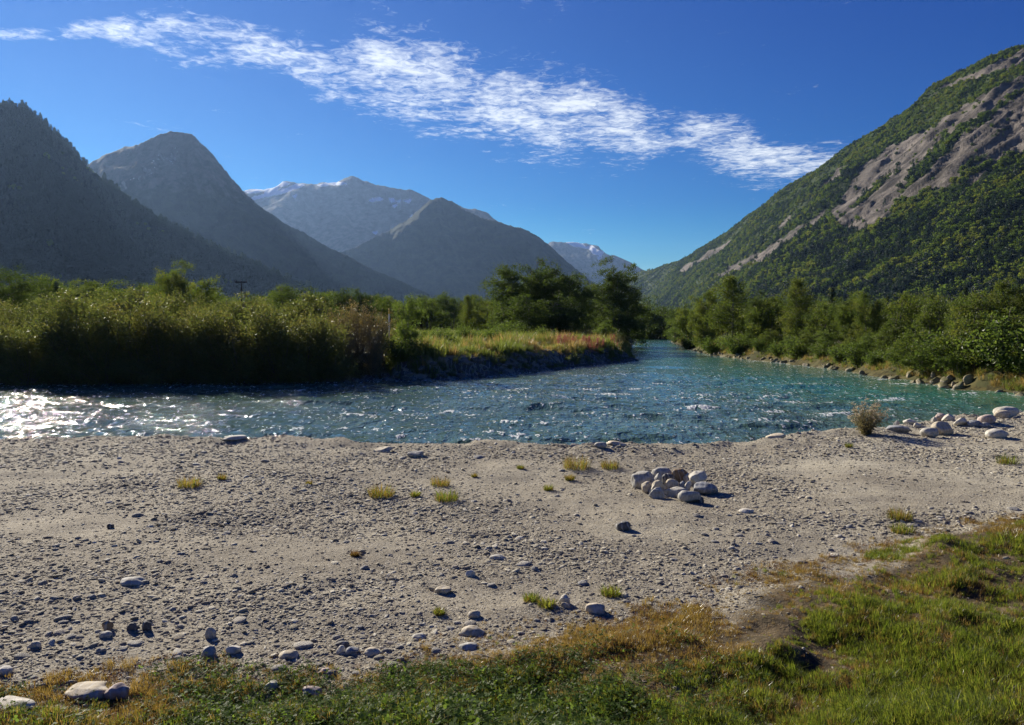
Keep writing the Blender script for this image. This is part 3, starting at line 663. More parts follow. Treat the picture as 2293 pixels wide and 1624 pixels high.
# green strips that follow the slope of the slabs
al_ = (mpx * 0.80 - mpy * 0.60); ac_ = (mpx * 0.60 + mpy * 0.80)
strip = fbm(al_ * 0.006, ac_ * 0.045, 121, 4, 0.55)
main = sdf(np.column_stack([mpx, mpy]), rock_polys[0])[0] < -2
rk = np.where(main, rk * (1 - 0.75 * sstep(0.72, 1.0, strip)), rk)
q, dd = inpoly_px(m6[1], cc([(1400, 870), (1560, 700), (1680, 590), (1850, 480), (1990, 400), (2010, 430), (1800, 560), (1650, 720), (1480, 880)]), 5, .05)
rk = rk * (1 - 0.75 * sstep(4, -3, dd))
rv = m6[1].copy()
rv[:, 2] += rk * 4.0 * fbm(al_ * 0.012, ac_ * 0.12, 131, 4, 0.6)
m6 = (m6[0], rv) + m6[2:]
mm6 = finish_mountain(m6, rk, np.zeros(len(rv)), np.zeros(len(rv)) + 0.0, 0.6 * fbm(al_ * 0.008, ac_ * 0.11, 141, 4, 0.6) + 1.1 * (0.45 - np.abs(vn(al_ * 0.010 + 0.4 * vn(al_ * .03, ac_ * .03, 5), ac_ * 0.20, 143))))


# ------------------------------------------------------------------ scatter by geometry nodes (only for what nobody could count)
def scatter(name, pts, rot, scl, idx, sources, label, kind='stuff', extra=None):
    me = bpy.data.meshes.new(name); n = len(pts)
    me.vertices.add(n); me.vertices.foreach_set('co', np.asarray(pts, np.float32).ravel())
    a = me.attributes.new('rot', 'FLOAT_VECTOR', 'POINT'); a.data.foreach_set('vector', np.asarray(rot, np.float32).ravel())
    a = me.attributes.new('scl', 'FLOAT_VECTOR', 'POINT'); a.data.foreach_set('vector', np.asarray(scl, np.float32).ravel())
    a = me.attributes.new('idx', 'INT', 'POINT'); a.data.foreach_set('value', np.asarray(idx, np.int32))
    o = link(name, me, kind=kind, label=label)
    ng = bpy.data.node_groups.new(name, 'GeometryNodeTree')
    ng.interface.new_socket('Geometry', in_out='INPUT', socket_type='NodeSocketGeometry')
    ng.interface.new_socket('Geometry', in_out='OUTPUT', socket_type='NodeSocketGeometry')
    gi, go = ng.nodes.new('NodeGroupInput'), ng.nodes.new('NodeGroupOutput'); L = ng.links.new
    def na(nm, ty):
        q = ng.nodes.new('GeometryNodeInputNamedAttribute'); q.data_type = ty; q.inputs['Name'].default_value = nm; return q.outputs['Attribute']
    r_, s_, i_ = na('rot', 'FLOAT_VECTOR'), na('scl', 'FLOAT_VECTOR'), na('idx', 'INT')
    e2r = ng.nodes.new('FunctionNodeEulerToRotation'); L(r_, e2r.inputs[0])
    jn = ng.nodes.new('GeometryNodeJoinGeometry')
    for k, src in enumerate(sources):
        oi = ng.nodes.new('GeometryNodeObjectInfo'); oi.inputs['Object'].default_value = src; oi.inputs['As Instance'].default_value = True
        cm = ng.nodes.new('FunctionNodeCompare'); cm.data_type = 'INT'; cm.operation = 'EQUAL'; L(i_, cm.inputs[2]); cm.inputs[3].default_value = k
        ip = ng.nodes.new('GeometryNodeInstanceOnPoints'); L(gi.outputs[0], ip.inputs['Points']); L(cm.outputs[0], ip.inputs['Selection'])
        L(oi.outputs['Geometry'], ip.inputs['Instance']); L(e2r.outputs[0], ip.inputs['Rotation']); L(s_, ip.inputs['Scale'])
        L(ip.outputs[0], jn.inputs[0])
    L(jn.outputs[0], go.inputs[0])
    md = o.modifiers.new('scatter', 'NODES'); md.node_group = ng
    return o


def source(me): return bpy.data.objects.new('source_' + me.name, me)


def yaw(n, tilt=0.0, r=rng): return np.column_stack([r.normal(0, tilt, n), r.normal(0, tilt, n), r.uniform(0, 6.283, n)])


# ------------------------------------------------------------------ stones
_ico = {}


def ico(sub):
    if sub not in _ico:
        bm = bmesh.new(); bmesh.ops.create_icosphere(bm, subdivisions=sub, radius=1.0)
        _ico[sub] = (np.array([v.co for v in bm.verts]), np.array([[v.index for v in f.verts] for f in bm.faces])); bm.free()
    return _ico[sub]


def stone_shape(seed, sub, angular=0.4, half=(1, 1, 1), rough=0.06, boxy=0.25):
    r = np.random.default_rng(seed); v, f = ico(sub); v = v.copy()
    v = np.sign(v) * np.abs(v) ** (1 - boxy * 0.5); v /= np.max(np.abs(v))
    for _ in range(int(3 + angular * 10)):
        n = r.normal(size=3); n /= np.linalg.norm(n); dd = r.uniform(0.62, 0.92) if angular > 0.3 else r.uniform(0.78, 0.97)
        e = v @ n - dd; v = v - np.outer(np.maximum(e, 0) * (0.75 + 0.2 * angular), n)
    off = r.uniform(-50, 50, 3)
    nz = vn(v[:, 0] * 1.3 + off[0], v[:, 1] * 1.3 + v[:, 2] * 1.1 + off[1], seed) * 1.6 + vn(v[:, 0] * 3.1 + v[:, 2] * 2 + off[1], v[:, 1] * 3.1 + off[2], seed + 1) * 0.6
    v = v * (1 + rough * 1.4 * nz)[:, None]
    lo, hi = v.min(0), v.max(0); v = (v - (lo + hi) / 2) / ((hi - lo) / 2)
    return v * np.array(half), f


def stone_mesh(name, seed, sub, mtl, angular=0.4, half=(1, 1, 1), rough=0.06, flat=False):
    v, f = stone_shape(seed, sub, angular, half, rough); return make_mesh(name, v, f, (mtl,), smooth=not flat)


sid = [1000]


def stone_thing(px, py, hw, hh, mtl, label, Y=None, roll=0.0, ang=0.35, depth=0.85, group=None, zoff=None, cat='stone', bury=0.02):
    """a stone whose middle shows at px,py with the half-size hw x hh"""
    sid[0] += 1
    if Y is None:
        b = on_ground(px, py + hh * 0.75); Y = b[1]
    c = at_y(px, py, Y); m_ = Y / FOC
    hx, hz = hw * m_, hh * m_ * 1.05; hy = hx * depth
    g0 = gz(c[0], c[1])
    if zoff is None:                         # stands on the ground: reach down into it
        topz = c[2] + hz; hz = max(0.02, (topz - (g0 - bury - 0.12 * hz)) / 2); c[2] = topz - hz
    me = make_mesh('stone', *stone_shape(sid[0], 4, ang, (hx, hy, hz), 0.05), (M[mtl],))
    return link('stone', me, label=label, cat=cat, group=group, loc=c, rot=(0, roll, 0))


G1 = 'stones of the fire ring'
fr = lambda cx, cy: (1336.5 + cx * .204, 1002.3 + cy * .204)
ring = [(505, 350, 132, 82, 'stone_grey', 'large grey elongated stone at the left end of the fire ring', 9.62, -0.1, .3, None),
        (710, 262, 120, 46, 'stone_grey', 'long flat grey stone at the back of the fire ring', 10.15, 0.05, .3, None),
        (920, 282, 88, 56, 'stone_brown', 'rusty brown stone leaning at the back of the fire ring', 10.0, -0.25, .4, None),
        (775, 345, 76, 58, 'stone_dark', 'dark charred stone inside the fire ring behind the round pale one', 9.8, 0.1, .3, None),
        (648, 345, 52, 66, 'stone_grey', 'upright grey wedge stone beside the large left stone of the fire ring', 9.48, 0.35, .6, None),
        (550, 425, 66, 52, 'stone_tan', 'blocky cream stone at the front left of the fire ring', 9.32, -0.05, .6, None),
        (672, 418, 78, 52, 'stone_tan', 'tan wedge stone lying against the upright grey wedge', 9.22, 0.45, .6, None),
        (820, 395, 76, 52, 'stone_tan', 'rounded pale tan stone in the middle of the fire ring', 9.45, 0.0, .15, None),
        (930, 402, 32, 36, 'stone_blue', 'small grey egg stone next to the rounded tan stone', 9.4, 0.1, .2, None),
        (990, 400, 36, 36, 'stone_pale', 'small pale stone below the cream capstone of the fire ring', 9.42, 0.4, .3, None),
        (1035, 335, 86, 66, 'stone_tan', 'tan stone behind the cream capstone of the fire ring', 9.9, -0.3, .4, None),
        (1105, 325, 102, 66, 'stone_pale', 'cream angular capstone tilted up on the right of the fire ring', 9.52, -0.45, .7, 0),
        (1190, 465, 138, 80, 'stone_blue', 'big blue-grey stone at the right end of the fire ring', 9.3, 0.2, .4, None),
        (655, 508, 92, 72, 'stone_grey', 'speckled grey stone at the front left corner of the fire ring', 8.98, 0.0, .45, None),
        (880, 500, 150, 66, 'stone_grey', 'wide grey slab stone in the front middle of the fire ring', 9.1, 0.1, .4, None),
        (1012, 552, 126, 84, 'stone_grey', 'large grey boulder at the very front of the fire ring', 8.8, 0.1, .45, None),
        (1140, 565, 34, 26, 'stone_dark', 'small dark stone half under the front boulder of the fire ring', 8.78, 0.0, .3, None)]
for cx_, cy_, hw, hh, mt_, lb, Y, ro, an, zo in ring:
    stone_thing(*fr(cx_, cy_), hw * .204, hh * .204, mt_, lb, Y, ro, an, 0.8, G1, zo)
G2 = 'boulders on the gravel at the right'
br = lambda cx, cy: (1670.6 + cx * .271, 855.3 + cy * .271)
boul = [(2140, 252, 97, 48, 'stone_pale', 'largest pale boulder at the water edge on the far right', None, .2), (2118, 272, 76, 36, 'stone_tan', 'cream boulder leaning in front of the largest pale boulder', None, .3),
        (2065, 430, 93, 42, 'stone_pale', 'oblong white-grey boulder lying alone at the right', None, .3), (1512, 420, 71, 42, 'stone_grey', 'rounded grey boulder in front of the boulder heap, left one', None, .2),
        (1615, 385, 86, 57, 'stone_tan', 'big tan-grey blocky boulder at the front of the heap', None, .4), (1665, 318, 50, 52, 'stone_pale', 'tall cream stone behind the tan blocky boulder', 16.1, .4),
        (1608, 297, 52, 38, 'stone_pink', 'pinkish tilted stone behind the tan blocky boulder', 16.3, .5), (1555, 318, 26, 30, 'stone_grey', 'small grey stone at the left end of the boulder heap', 16.2, .4),
        (1770, 337, 56, 39, 'stone_pale', 'cream stone in the middle of the boulder heap', None, .5), (1880, 346, 56, 30, 'stone_blue', 'bluish grey stone in the boulder heap right of the cream one', None, .4),
        (1988, 312, 70, 40, 'stone_pink', 'pinkish pale stone at the right end of the heap', None, .5), (1965, 355, 46, 22, 'stone_grey', 'low grey stone in front of the pinkish end stone', None, .4),
        (1738, 296, 34, 24, 'stone_dark', 'blackened stone at the back of the boulder heap', 16.6, .6), (1890, 294, 28, 22, 'stone_dark', 'dark brown stone at the back of the heap near its right end', 16.6, .6),
        (1250, 387, 102, 31, 'stone_blue', 'flat speckled grey rock right of the dry shrub', None, .4), (1115, 335, 58, 34, 'stone_tan', 'tan rock half hidden behind the dry shrub', None, .3),
        (1345, 332, 52, 24, 'stone_pale', 'cream rock at the waterline between shrub and heap', None, .5), (1412, 350, 36, 13, 'stone_pale', 'low pale stone beside the cream waterline rock', None, .4),
        (1245, 336, 26, 15, 'stone_grey', 'little grey stone at the waterline behind the flat speckled rock', 16.1, .4), (815, 376, 24, 15, 'stone_pale', 'small pale stone just left of the dry shrub', None, .4),
        (240, 450, 82, 20, 'stone_tan', 'flat cream slab at the water edge left of the shrub', None, .4), (470, 402, 44, 22, 'stone_blue', 'grey rock at the water edge between slab and shrub', None, .5),
        (575, 388, 28, 13, 'stone_pink', 'small pinkish stone at the water edge left of the shrub', None, .5), (345, 422, 32, 16, 'stone_pale', 'pale angular stone beside the grey water edge rock', None, .6),
        (2258, 252, 28, 13, 'stone_pale', 'small pale stone right of the largest boulder', None, .5), (1470, 470, 20, 8, 'stone_tan', 'pebble-like tan stone left below the rounded grey boulder', None, .5)]
for cx_, cy_, hw, hh, mt_, lb, Y, an in boul:
    stone_thing(*br(cx_, cy_), hw * .271, hh * .271, mt_, lb, Y, rng.normal(0, .06), an, 0.8, G2)
G3 = 'larger stones lying on the gravel bar'
A6 = lambda a, b: (801.9 + .288 * a, 935.5 + .288 * b); A7 = lambda a, b: (.3206 * a, 1269.6 + .3206 * b); A8 = lambda a, b: (735 + .3206 * a, 1169.4 + .3206 * b); A9 = lambda a, b: (1470 + .3584 * a, 1136 + .3584 * b)
single = [(A6(2060, 842), 60, 36, .288, 'stone_dark', 'dark grey rounded stone in front left of the fire ring', .25), (A6(1840, 1482), 78, 40, .288, 'stone_tan', 'cream flat stone at the edge of the grass in the middle', .6),
          (A6(1600, 1412), 46, 38, .288, 'stone_pale', 'white-grey stone next to a green grass tuft', .4), (A6(1610, 1452), 36, 20, .288, 'stone_tan', 'small tan stone in front of the white-grey stone', .5),
          (A6(900, 1527), 52, 26, .288, 'stone_tan', 'oval tan stone beside a grass tuft in the centre foreground', .3), (A6(870, 1207), 39, 26, .288, 'stone_pale', 'white angular stone with dark shaded side on open gravel', .6),
          (A6(660, 1338), 68, 24, .288, 'stone_tan', 'flat cream stone sunk in the gravel in the centre', .4), (A6(1080, 1080), 64, 17, .288, 'stone_grey', 'long flat grey stone sunk in the gravel', .2),
          (A6(2008, 210), 78, 26, .288, 'stone_tan', 'broad tan stone on the crest above the water', .35), (A6(1880, 212), 52, 22, .288, 'stone_grey', 'grey rounded stone on the crest left of the broad tan one', .35),
          (A7(750, 412), 40, 34, .3206, 'stone_brown', 'brown-grey upright stone in the left foreground', .5), (A7(735, 472), 46, 22, .3206, 'stone_grey', 'grey flat stone in front of the brown-grey upright stone', .5),
          (A7(922, 416), 34, 28, .3206, 'stone_dark', 'left one of two dark round stones in the left foreground', .3), (A7(1025, 412), 34, 36, .3206, 'stone_dark', 'right one of two dark round stones in the left foreground', .3),
          (A7(1470, 460), 38, 42, .3206, 'stone_grey', 'upright grey stone casting a shadow in the left foreground', .5), (A7(1455, 592), 50, 36, .3206, 'stone_grey', 'grey rounded stone below the upright stone', .35),
          (A7(1630, 572), 52, 26, .3206, 'stone_pale', 'pale knobbly stone near the foreground grass', .6), (A7(2015, 606), 70, 22, .3206, 'stone_tan', 'long cream stone near the foreground grass', .3),
          (A7(930, 96), 88, 22, .3206, 'stone_grey', 'wide flat grey stone on the left gravel', .3), (A7(240, 546), 46, 26, .3206, 'stone_tan', 'rounded tan stone above the grass at the lower left', .2),
          (A7(70, 972), 150, 38, .3206, 'stone_pale', 'large pale flat slab at the bottom left corner', .3), (A7(620, 862), 155, 38, .3206, 'stone_tan', 'long cream rock lying in the lower left grass', .4),
          (A7(822, 868), 82, 54, .3206, 'stone_pink', 'rough pinkish rock at the right end of the long cream rock', .7), (A7(30, 722), 54, 28, .3206, 'stone_pale', 'white stone at the left edge above the slab', .4),
          (A7(2180, 868), 74, 32, .3206, 'stone_pink', 'pinkish grey rock half hidden in the foreground grass', .5), (A7(1900, 818), 58, 26, .3206, 'stone_pale', 'pale rock in the sparse grass of the lower left', .4),
          (A7(2270, 726), 42, 20, .3206, 'stone_pink', 'orange-pink flat stone near the grass edge', .5), (A8(1010, 757), 88, 28, .3206, 'stone_tan', 'cream layered stone in the centre foreground above the grass', .6),
          (A8(975, 862), 68, 18, .3206, 'stone_grey', 'grey flat stone at the top edge of the green grass', .3), (A8(305, 902), 58, 25, .3206, 'stone_tan', 'tan domed stone right of a grey stone cluster', .3),
          (A8(635, 797), 52, 18, .3206, 'stone_grey', 'lens-shaped grey stone alone on brown gravel', .2), (A8(165, 897), 46, 25, .3206, 'stone_blue', 'bluish stone in the small cluster at lower centre left', .5),
          (A8(85, 890), 34, 30, .3206, 'stone_pale', 'pale stone in the small cluster at lower centre left', .5), (A8(95, 852), 52, 20, .3206, 'stone_dark', 'dark stone at the back of the small cluster at lower centre left', .5),
          (A9(1750, 325), 22, 15, .3584, 'stone_pale', 'small white stone sitting in the grass at right', .3), (A9(560, 22), 48, 14, .3584, 'stone_pale', 'flat pale stone right in front of the fire ring shadow', .3),
          (A7(512, 1075 - 1269.6 / .3206 + 2400) if False else (247, 1179), 26, 20, .3206, 'stone_dark', 'dark round stone standing out on the far left gravel', .2), (A6(200, 247), 74, 20, .288, 'stone_tan', 'long sandy rock on the gravel crest left of centre', .5),
          ((527, 984), 80, 26, .3206, 'stone_grey', 'grey hump rock on the gravel crest at left', .6), (A6(445, 282), 64, 22, .288, 'stone_grey', 'sloping grey rock just behind the gravel crest', .6)]
for (px, py), hw, hh, k, mt_, lb, an in single:
    stone_thing(px, py, hw * k, hh * k, mt_, lb, None, rng.normal(0, .08), an, 0.8, G3)

# half-sunk stones: parts of the ground, meshes shared
lib = [stone_mesh('stone', 300 + i, 3, M['stone'], [0.2, 0.35, 0.5, 0.65][i % 4], (1, 0.8, 0.6), 0.06) for i in range(12)]
placed = [(A6(935, 302), 40, 15), (A6(1690, 216), 46, 13), (A6(880, 912), 28, 15), (A6(1745, 1282), 46, 20), (A6(1580, 406), 30, 14), (A6(870, 1597), 46, 15), (A6(1375, 1170), 30, 25), (A6(650, 1217), 22, 15), (A6(750, 1157), 26, 19), (A6(545, 697), 22, 16), (A6(1170, 640), 22, 15), (A6(1545, 602), 22, 15), (A6(710, 962), 32, 14), (A6(1695, 752), 24, 12),
          (A7(405, 456), 46, 25), (A7(190, 380), 30, 20), (A7(95, 352), 32, 27), (A7(285, 110), 36, 22), (A7(1250, 411), 31, 22), (A7(2010, 742), 26, 16), (A7(430, 352), 62, 20), (A7(1660, 380), 56, 11), (A7(140, 626), 58, 18), (A7(1435, 65), 24, 16), (A7(1635, 55), 24, 20), (A7(330, 465), 30, 22), (A7(485, 485), 42, 20), (A7(375, 215), 34, 20), (A7(530, 208), 30, 20), (A7(630, 205), 34, 18), (A7(1200, 290), 26, 14), (A7(2180, 210), 26, 15), (A7(2110, 550), 70, 12),
          (A8(405, 892), 34, 20), (A8(445, 992), 42, 15), (A8(195, 1057), 36, 18), (A8(985, 706), 46, 13), (A8(1690, 816), 23, 14), (A8(500, 950), 36, 18), (A8(20, 1052), 42, 32), (A8(310, 650), 30, 12), (A8(210, 730), 36, 10), (A8(635, 635), 24, 14), (A8(300, 1160), 40, 14), (A8(55, 800), 30, 22), (A8(900, 700), 30, 12), (A8(850, 740), 32, 12),
          (A9(300, 166), 26, 17), (A9(482, 225), 20, 18), (A9(905, 340), 42, 12), (A9(2262, 105), 44, 16), (A9(1612, 112), 52, 18), (A9(1280, 356), 30, 12), (A9(690, 168), 16, 14), (A9(540, 155), 16, 12), (A9(1050, 58), 20, 10), (A9(845, 102), 20, 12), (A9(1200, 118), 36, 16), (A9(780, 100), 36, 8), (A9(250, 48), 28, 14), (A9(370, 132), 26, 13), (A9(1140, 178), 30, 14), (A9(365, 212), 30, 12), (A9(110, 325), 36, 10), (A9(1775, 62), 34, 16), (A9(2110, 28), 26, 9)]
kk = {'A6': .288}
parts = []
for (px, py), hw, hh in placed:
    k = .288 if (py < 1290 and px > 800 and px < 1430 and py < 1169) else .32
    parts.append((px, py, hw * k, hh * k))
while len(parts) < 270:
    px = rng.uniform(0, 2292); t_ = rng.uniform(0, 1) ** 1.0; py = 1000 + t_ * 520
    if rng.uniform() < 0.35: py = rng.uniform(992, 1050)
    g0 = on_ground(px, py); dd, nr, gg = masks(g0[None, :2])
    if dd[0] < 0.75 or gg[0] < 0.0 or not nr[0]: continue
    s = rng.uniform(0.014, 0.034) if rng.uniform() < 0.9 else rng.uniform(0.034, 0.065)
    w_ = s * FOC / g0[1]; parts.append((px, py, w_, w_ * rng.uniform(0.3, 0.6)))
for i, (px, py, w_, h_) in enumerate(parts):
    g0 = on_ground(px, py + h_ * 0.7); m_ = g0[1] / FOC; hx = w_ * m_; hz = max(h_ * m_, hx * 0.3)
    o = link('stone', lib[i % 12], ground, loc=(g0[0], g0[1] + hx * 0.4, g0[2] + hz * 0.08), rot=(rng.normal(0, .12), rng.normal(0, .12), rng.uniform(-.5, .5) + (0 if rng.uniform() < .5 else math.pi)), scale=(hx, hx * rng.uniform(1, 1.25), hz / 0.6))

# uncounted pebbles and clods
srcs = [source(stone_mesh('pebble', 500 + i, 2, M['pebble'], [0.25, 0.5, 0.7, 0.9, 0.4, 0.6][i], (1, [.8, .9, .7, .85, .6, .9][i], [.55, .6, .45, .7, .4, .5][i]), 0.08)) for i in range(6)]
srcs += [source(stone_mesh('clod', 520 + i, 2, M['clod'], 0.8, (1, .9, .65), 0.2)) for i in range(2)]
n = 320000
r_ = rng.uniform(0, 1, n); r_ = 3.0 * (22 / 3.0) ** (r_ ** 0.9); a_ = R(1) * rng.uniform(-40, 40, n)
P2 = np.column_stack([r_ * np.sin(a_), r_ * np.cos(a_)]); z, d, near, g, gm = height(P2, True)
pat = fbm(P2[:, 0] * 0.7, P2[:, 1] * 0.9, 201, 4); crest = sstep(3.5, 1.0, d)
keep = near & (d > 0.25) & (rng.uniform(0, 1, n) < np.clip(0.62 + 0.5 * pat + 0.5 * crest, 0.3, 1) * (1 - 0.85 * sstep(0.1, -0.6, g)))
P2, z, d, r_, pat = P2[keep], z[keep], d[keep], r_[keep], pat[keep]; n = len(P2)
sz = np.exp(rng.normal(math.log(0.0055), 0.60, n)) * (0.45 + 0.085 * r_) * (1 + 0.35 * np.clip(pat, -.6, 1)); sz = np.clip(sz, 0.0022, 0.034)
idx = np.where(rng.uniform(0, 1, n) < 0.18, rng.integers(6, 8, n), rng.integers(0, 6, n))
scatter('pebbles', np.column_stack([P2, z + sz * 0.05]), yaw(n, 0.2), np.column_stack([sz * rng.uniform(.8, 1.4, n), sz * rng.uniform(.7, 1.1, n), sz * rng.uniform(.45, .85, n)]), idx, srcs, 'small grey pebbles and sandy clods strewn over the gravel bar')


# ------------------------------------------------------------------ plants
def leaf_quads(c, L, W, r, up=0.0, dirn=None):
    n = len(c); u_ = r.normal(size=(n, 3)) if dirn is None else dirn + 0.7 * r.normal(size=(n, 3))
    u_[:, 2] += up; u_ /= np.linalg.norm(u_, axis=1, keepdims=True)
    w_ = np.cross(u_, r.normal(size=(n, 3))); w_ /= np.linalg.norm(w_, axis=1, keepdims=True) + 1e-9
    l = (L * r.uniform(.7, 1.3, n))[:, None]; w2 = (W * r.uniform(.7, 1.3, n))[:, None] * 0.5
    nrm = np.cross(u_, w_) * l * 0.12
    v = np.stack([c, c + u_ * l * .45 + w_ * w2 + nrm, c + u_ * l, c + u_ * l * .45 - w_ * w2 + nrm], 1).reshape(-1, 3)
    f = np.arange(4 * n).reshape(n, 4); return v, f


def make_tree(kind, seed):
    """returns (wood MB, leaf MB)"""
    r = np.random.default_rng(seed); wood, leaf = MB(), MB()
    def leaves(c, L, W, up=0.0, dirn=None, tone=0.0):
        v, f = leaf_quads(c, L, W, r, up, dirn); leaf.add(v, f, np.repeat(np.clip(r.normal(0.5 + tone, 0.2, len(c)), 0, 1), 4))
    if kind == 'willow':
        H = 4.2
        for s in range(60):
            az = r.uniform(0, 6.283); out = r.uniform(0.15, 1.75) * (1 if r.uniform() < .8 else 1.3); h = H * (1.0 - 0.20 * (out / 1.8) ** 2) * r.uniform(0.55, 1.0)
            if s % 3 == 0: h *= r.uniform(0.15, 0.5); out = r.uniform(1.0, 1.9)
            b = np.array([math.cos(az), math.sin(az), 0]) * r.uniform(0, 0.45)
            t = np.linspace(0, 1, 7)[:, None]; bend = r.normal(0, 0.12, 3)
            path = b + np.array([math.cos(az), math.sin(az), 0]) * out * t ** 1.2 + np.array([0, 0, h]) * t ** 0.9 + bend * np.sin(t * 3.1) ; path[:, 2] = np.maximum(path[:, 2], 0)
            wood.add(*tube(path, np.linspace(0.022, 0.004, 7), 4))
            k = r.integers(200, 300); tt_ = r.uniform(0.10, 1.03, k) ** 0.8
            pc_ = np.stack([np.interp(tt_, t[:, 0], path[:, q]) for q in range(3)], 1)
            sp = 0.36 * (1.12 - tt_) ** 0.6 + 0.03; pc_ = pc_ + r.normal(size=(k, 3)) * sp[:, None]
            leaves(pc_, 0.13, 0.052, 0.3, tone=r.normal(0, .2))
    elif kind == 'autumn':
        H = 3.6
        for s in range(34):
            az = r.uniform(0, 6.283); out = r.uniform(0.1, 1.3); h = H * r.uniform(0.6, 1.0)
            t = np.linspace(0, 1, 7)[:, None]; path = np.array([math.cos(az), math.sin(az), 0]) * (0.15 + out * t ** 1.3) + np.array([0, 0, h]) * t + r.normal(0, 0.1, 3) * np.sin(t * 3.1)
            wood.add(*tube(path, np.linspace(0.02, 0.005, 7), 4))
            k = r.integers(110, 200); tt_ = r.uniform(0.08, 1.0, k); tt_ = tt_ * (1 - .25 * (r.uniform(size=k) < .3))
            pc_ = np.stack([np.interp(tt_, t[:, 0], path[:, q]) for q in range(3)], 1) + r.normal(size=(k, 3)) * (0.28 * (1.05 - tt_) + .04)[:, None]
            leaves(pc_, 0.09, 0.045, 0.1, tone=r.normal(0, .15))
    elif kind in ('birch', 'alder', 'round'):
        H, Rr, nb = {'birch': (7.5, 1.7, 92), 'alder': (7.5, 2.7, 92), 'round': (5.0, 2.1, 46)}[kind]
        stems = 1 if kind == 'birch' else int(r.integers(3, 6))
        tr = []
        for s in range(stems):
            az = r.uniform(0, 6.283); o_ = 0 if stems == 1 else r.uniform(.25, .5) * Rr
            t = np.linspace(0, 1, 9)[:, None]
            path = np.array([math.cos(az), math.sin(az), 0]) * o_ * t ** 0.8 + np.array([0, 0, H * (0.98 if stems == 1 else r.uniform(.75, .95))]) * t + r.normal(0, 0.10, 3) * np.sin(t * 5) * t
            wood.add(*tube(path, np.linspace(0.085 if stems == 1 else 0.07, 0.012, 9), 7)); tr.append(path)
        for b in range(nb):
            path = tr[b % stems]; q = r.uniform(0.10 if kind != 'birch' else 0.08, 0.97); p0 = np.array([np.interp(q, np.linspace(0, 1, 9), path[:, k]) for k in range(3)])
            az = r.uniform(0, 6.283)
            if kind == 'birch': ln = Rr * (math.sin(math.pi * min(1, (q * 0.90 + 0.10)) ** 1.05) ** 0.6) * r.uniform(.45, 1.3)
            else: ln = Rr * math.sqrt(max(0.04, 1 - (abs(q - .45) / .58) ** 2.2)) * r.uniform(.4, 1.25)
            rise = r.uniform(0.1, 0.75) if kind == 'birch' else r.uniform(-0.1, 0.7)
            t = np.linspace(0, 1, 6)[:, None]; dirn = np.array([math.cos(az), math.sin(az), rise])
            bp = p0 + dirn * ln * t - np.array([0, 0, 0.22 * ln]) * t ** 2.2 + r.normal(0, .06, 3) * np.sin(t * 4)
            wood.add(*tube(bp, np.linspace(0.022, 0.004, 6), 4))
            nc = max(4 if kind == 'birch' else 2, int(ln * 4.2)); tone_b = r.normal(0, .2)
            for c in range(nc):
                tq = 0.22 + 0.80 * (c + r.uniform(0, 1)) / nc; cpt = np.array([np.interp(min(tq, 1), t[:, 0], bp[:, k]) for k in range(3)]) + r.normal(0, 0.14 * ln + .05, 3) * np.array([1, 1, .6])
                k = int(r.integers(26, 46)); sg = np.array([.18, .18, .13 if kind != 'birch' else .22]) * r.uniform(.65, 1.35)
                leaves(cpt + r.normal(size=(k, 3)) * sg, 0.125 if kind != 'birch' else 0.105, 0.085 if kind != 'birch' else 0.075, -0.3 if kind == 'birch' else 0.0, tone=tone_b + r.normal(0, .08))
    elif kind == 'spruce':
        H = 9.0
        t = np.linspace(0, 1, 8)[:, None]; path = np.array([0, 0, H]) * t; wood.add(*tube(path, np.linspace(0.13, 0.015, 8), 6))
        q = 0.06
        while q < 0.985:
            ln = 1.75 * (1 - q) ** 0.85 + 0.08; nb = int(r.integers(6, 9)); a0 = r.uniform(0, 6.28)
            for b in range(nb):
                az = a0 + b * 6.283 / nb + r.normal(0, .12); l = ln * r.uniform(.75, 1.1)
                t = np.linspace(0, 1, 4)[:, None]; bp = np.array([0, 0, q * H]) + np.array([math.cos(az), math.sin(az), 0.12]) * l * t - np.array([0, 0, .32 * l]) * t ** 1.6
                k = int(20 + 46 * l); tt_ = r.uniform(0.1, 1.02, k); c = np.stack([np.interp(tt_, t[:, 0], bp[:, kk_]) for kk_ in range(3)], 1)
                c[:, :2] += r.normal(size=(k, 2)) * .12; c[:, 2] -= np.abs(r.normal(0, .10, k))
                leaves(c, 0.20, 0.07, -0.25, np.array([[math.cos(az), math.sin(az), -.1]]))
            q += 0.028 + 0.012 * r.uniform()
    elif kind == 'scrub':
        H = 1.7
        for s in range(30):
            az = r.uniform(0, 6.283); out = r.uniform(.1, 1.1); h = H * r.uniform(.45, 1.0) * (1 - .25 * out); t = np.linspace(0, 1, 5)[:, None]
            path = np.array([math.cos(az), math.sin(az), 0]) * (0.1 + out * t) + np.array([0, 0, h]) * t ** .85
            wood.add(*tube(path, np.linspace(0.014, 0.004, 5), 4))
            k = r.integers(90, 150); tt_ = r.uniform(0.05, 1.03, k); pc_ = np.stack([np.interp(tt_, t[:, 0], path[:, q]) for q in range(3)], 1) + r.normal(size=(k, 3)) * .13
            pc_[:, 2] = np.maximum(pc_[:, 2], .02); leaves(pc_, 0.10, 0.06, 0.1, tone=r.normal(0, .12))
    return wood, leaf


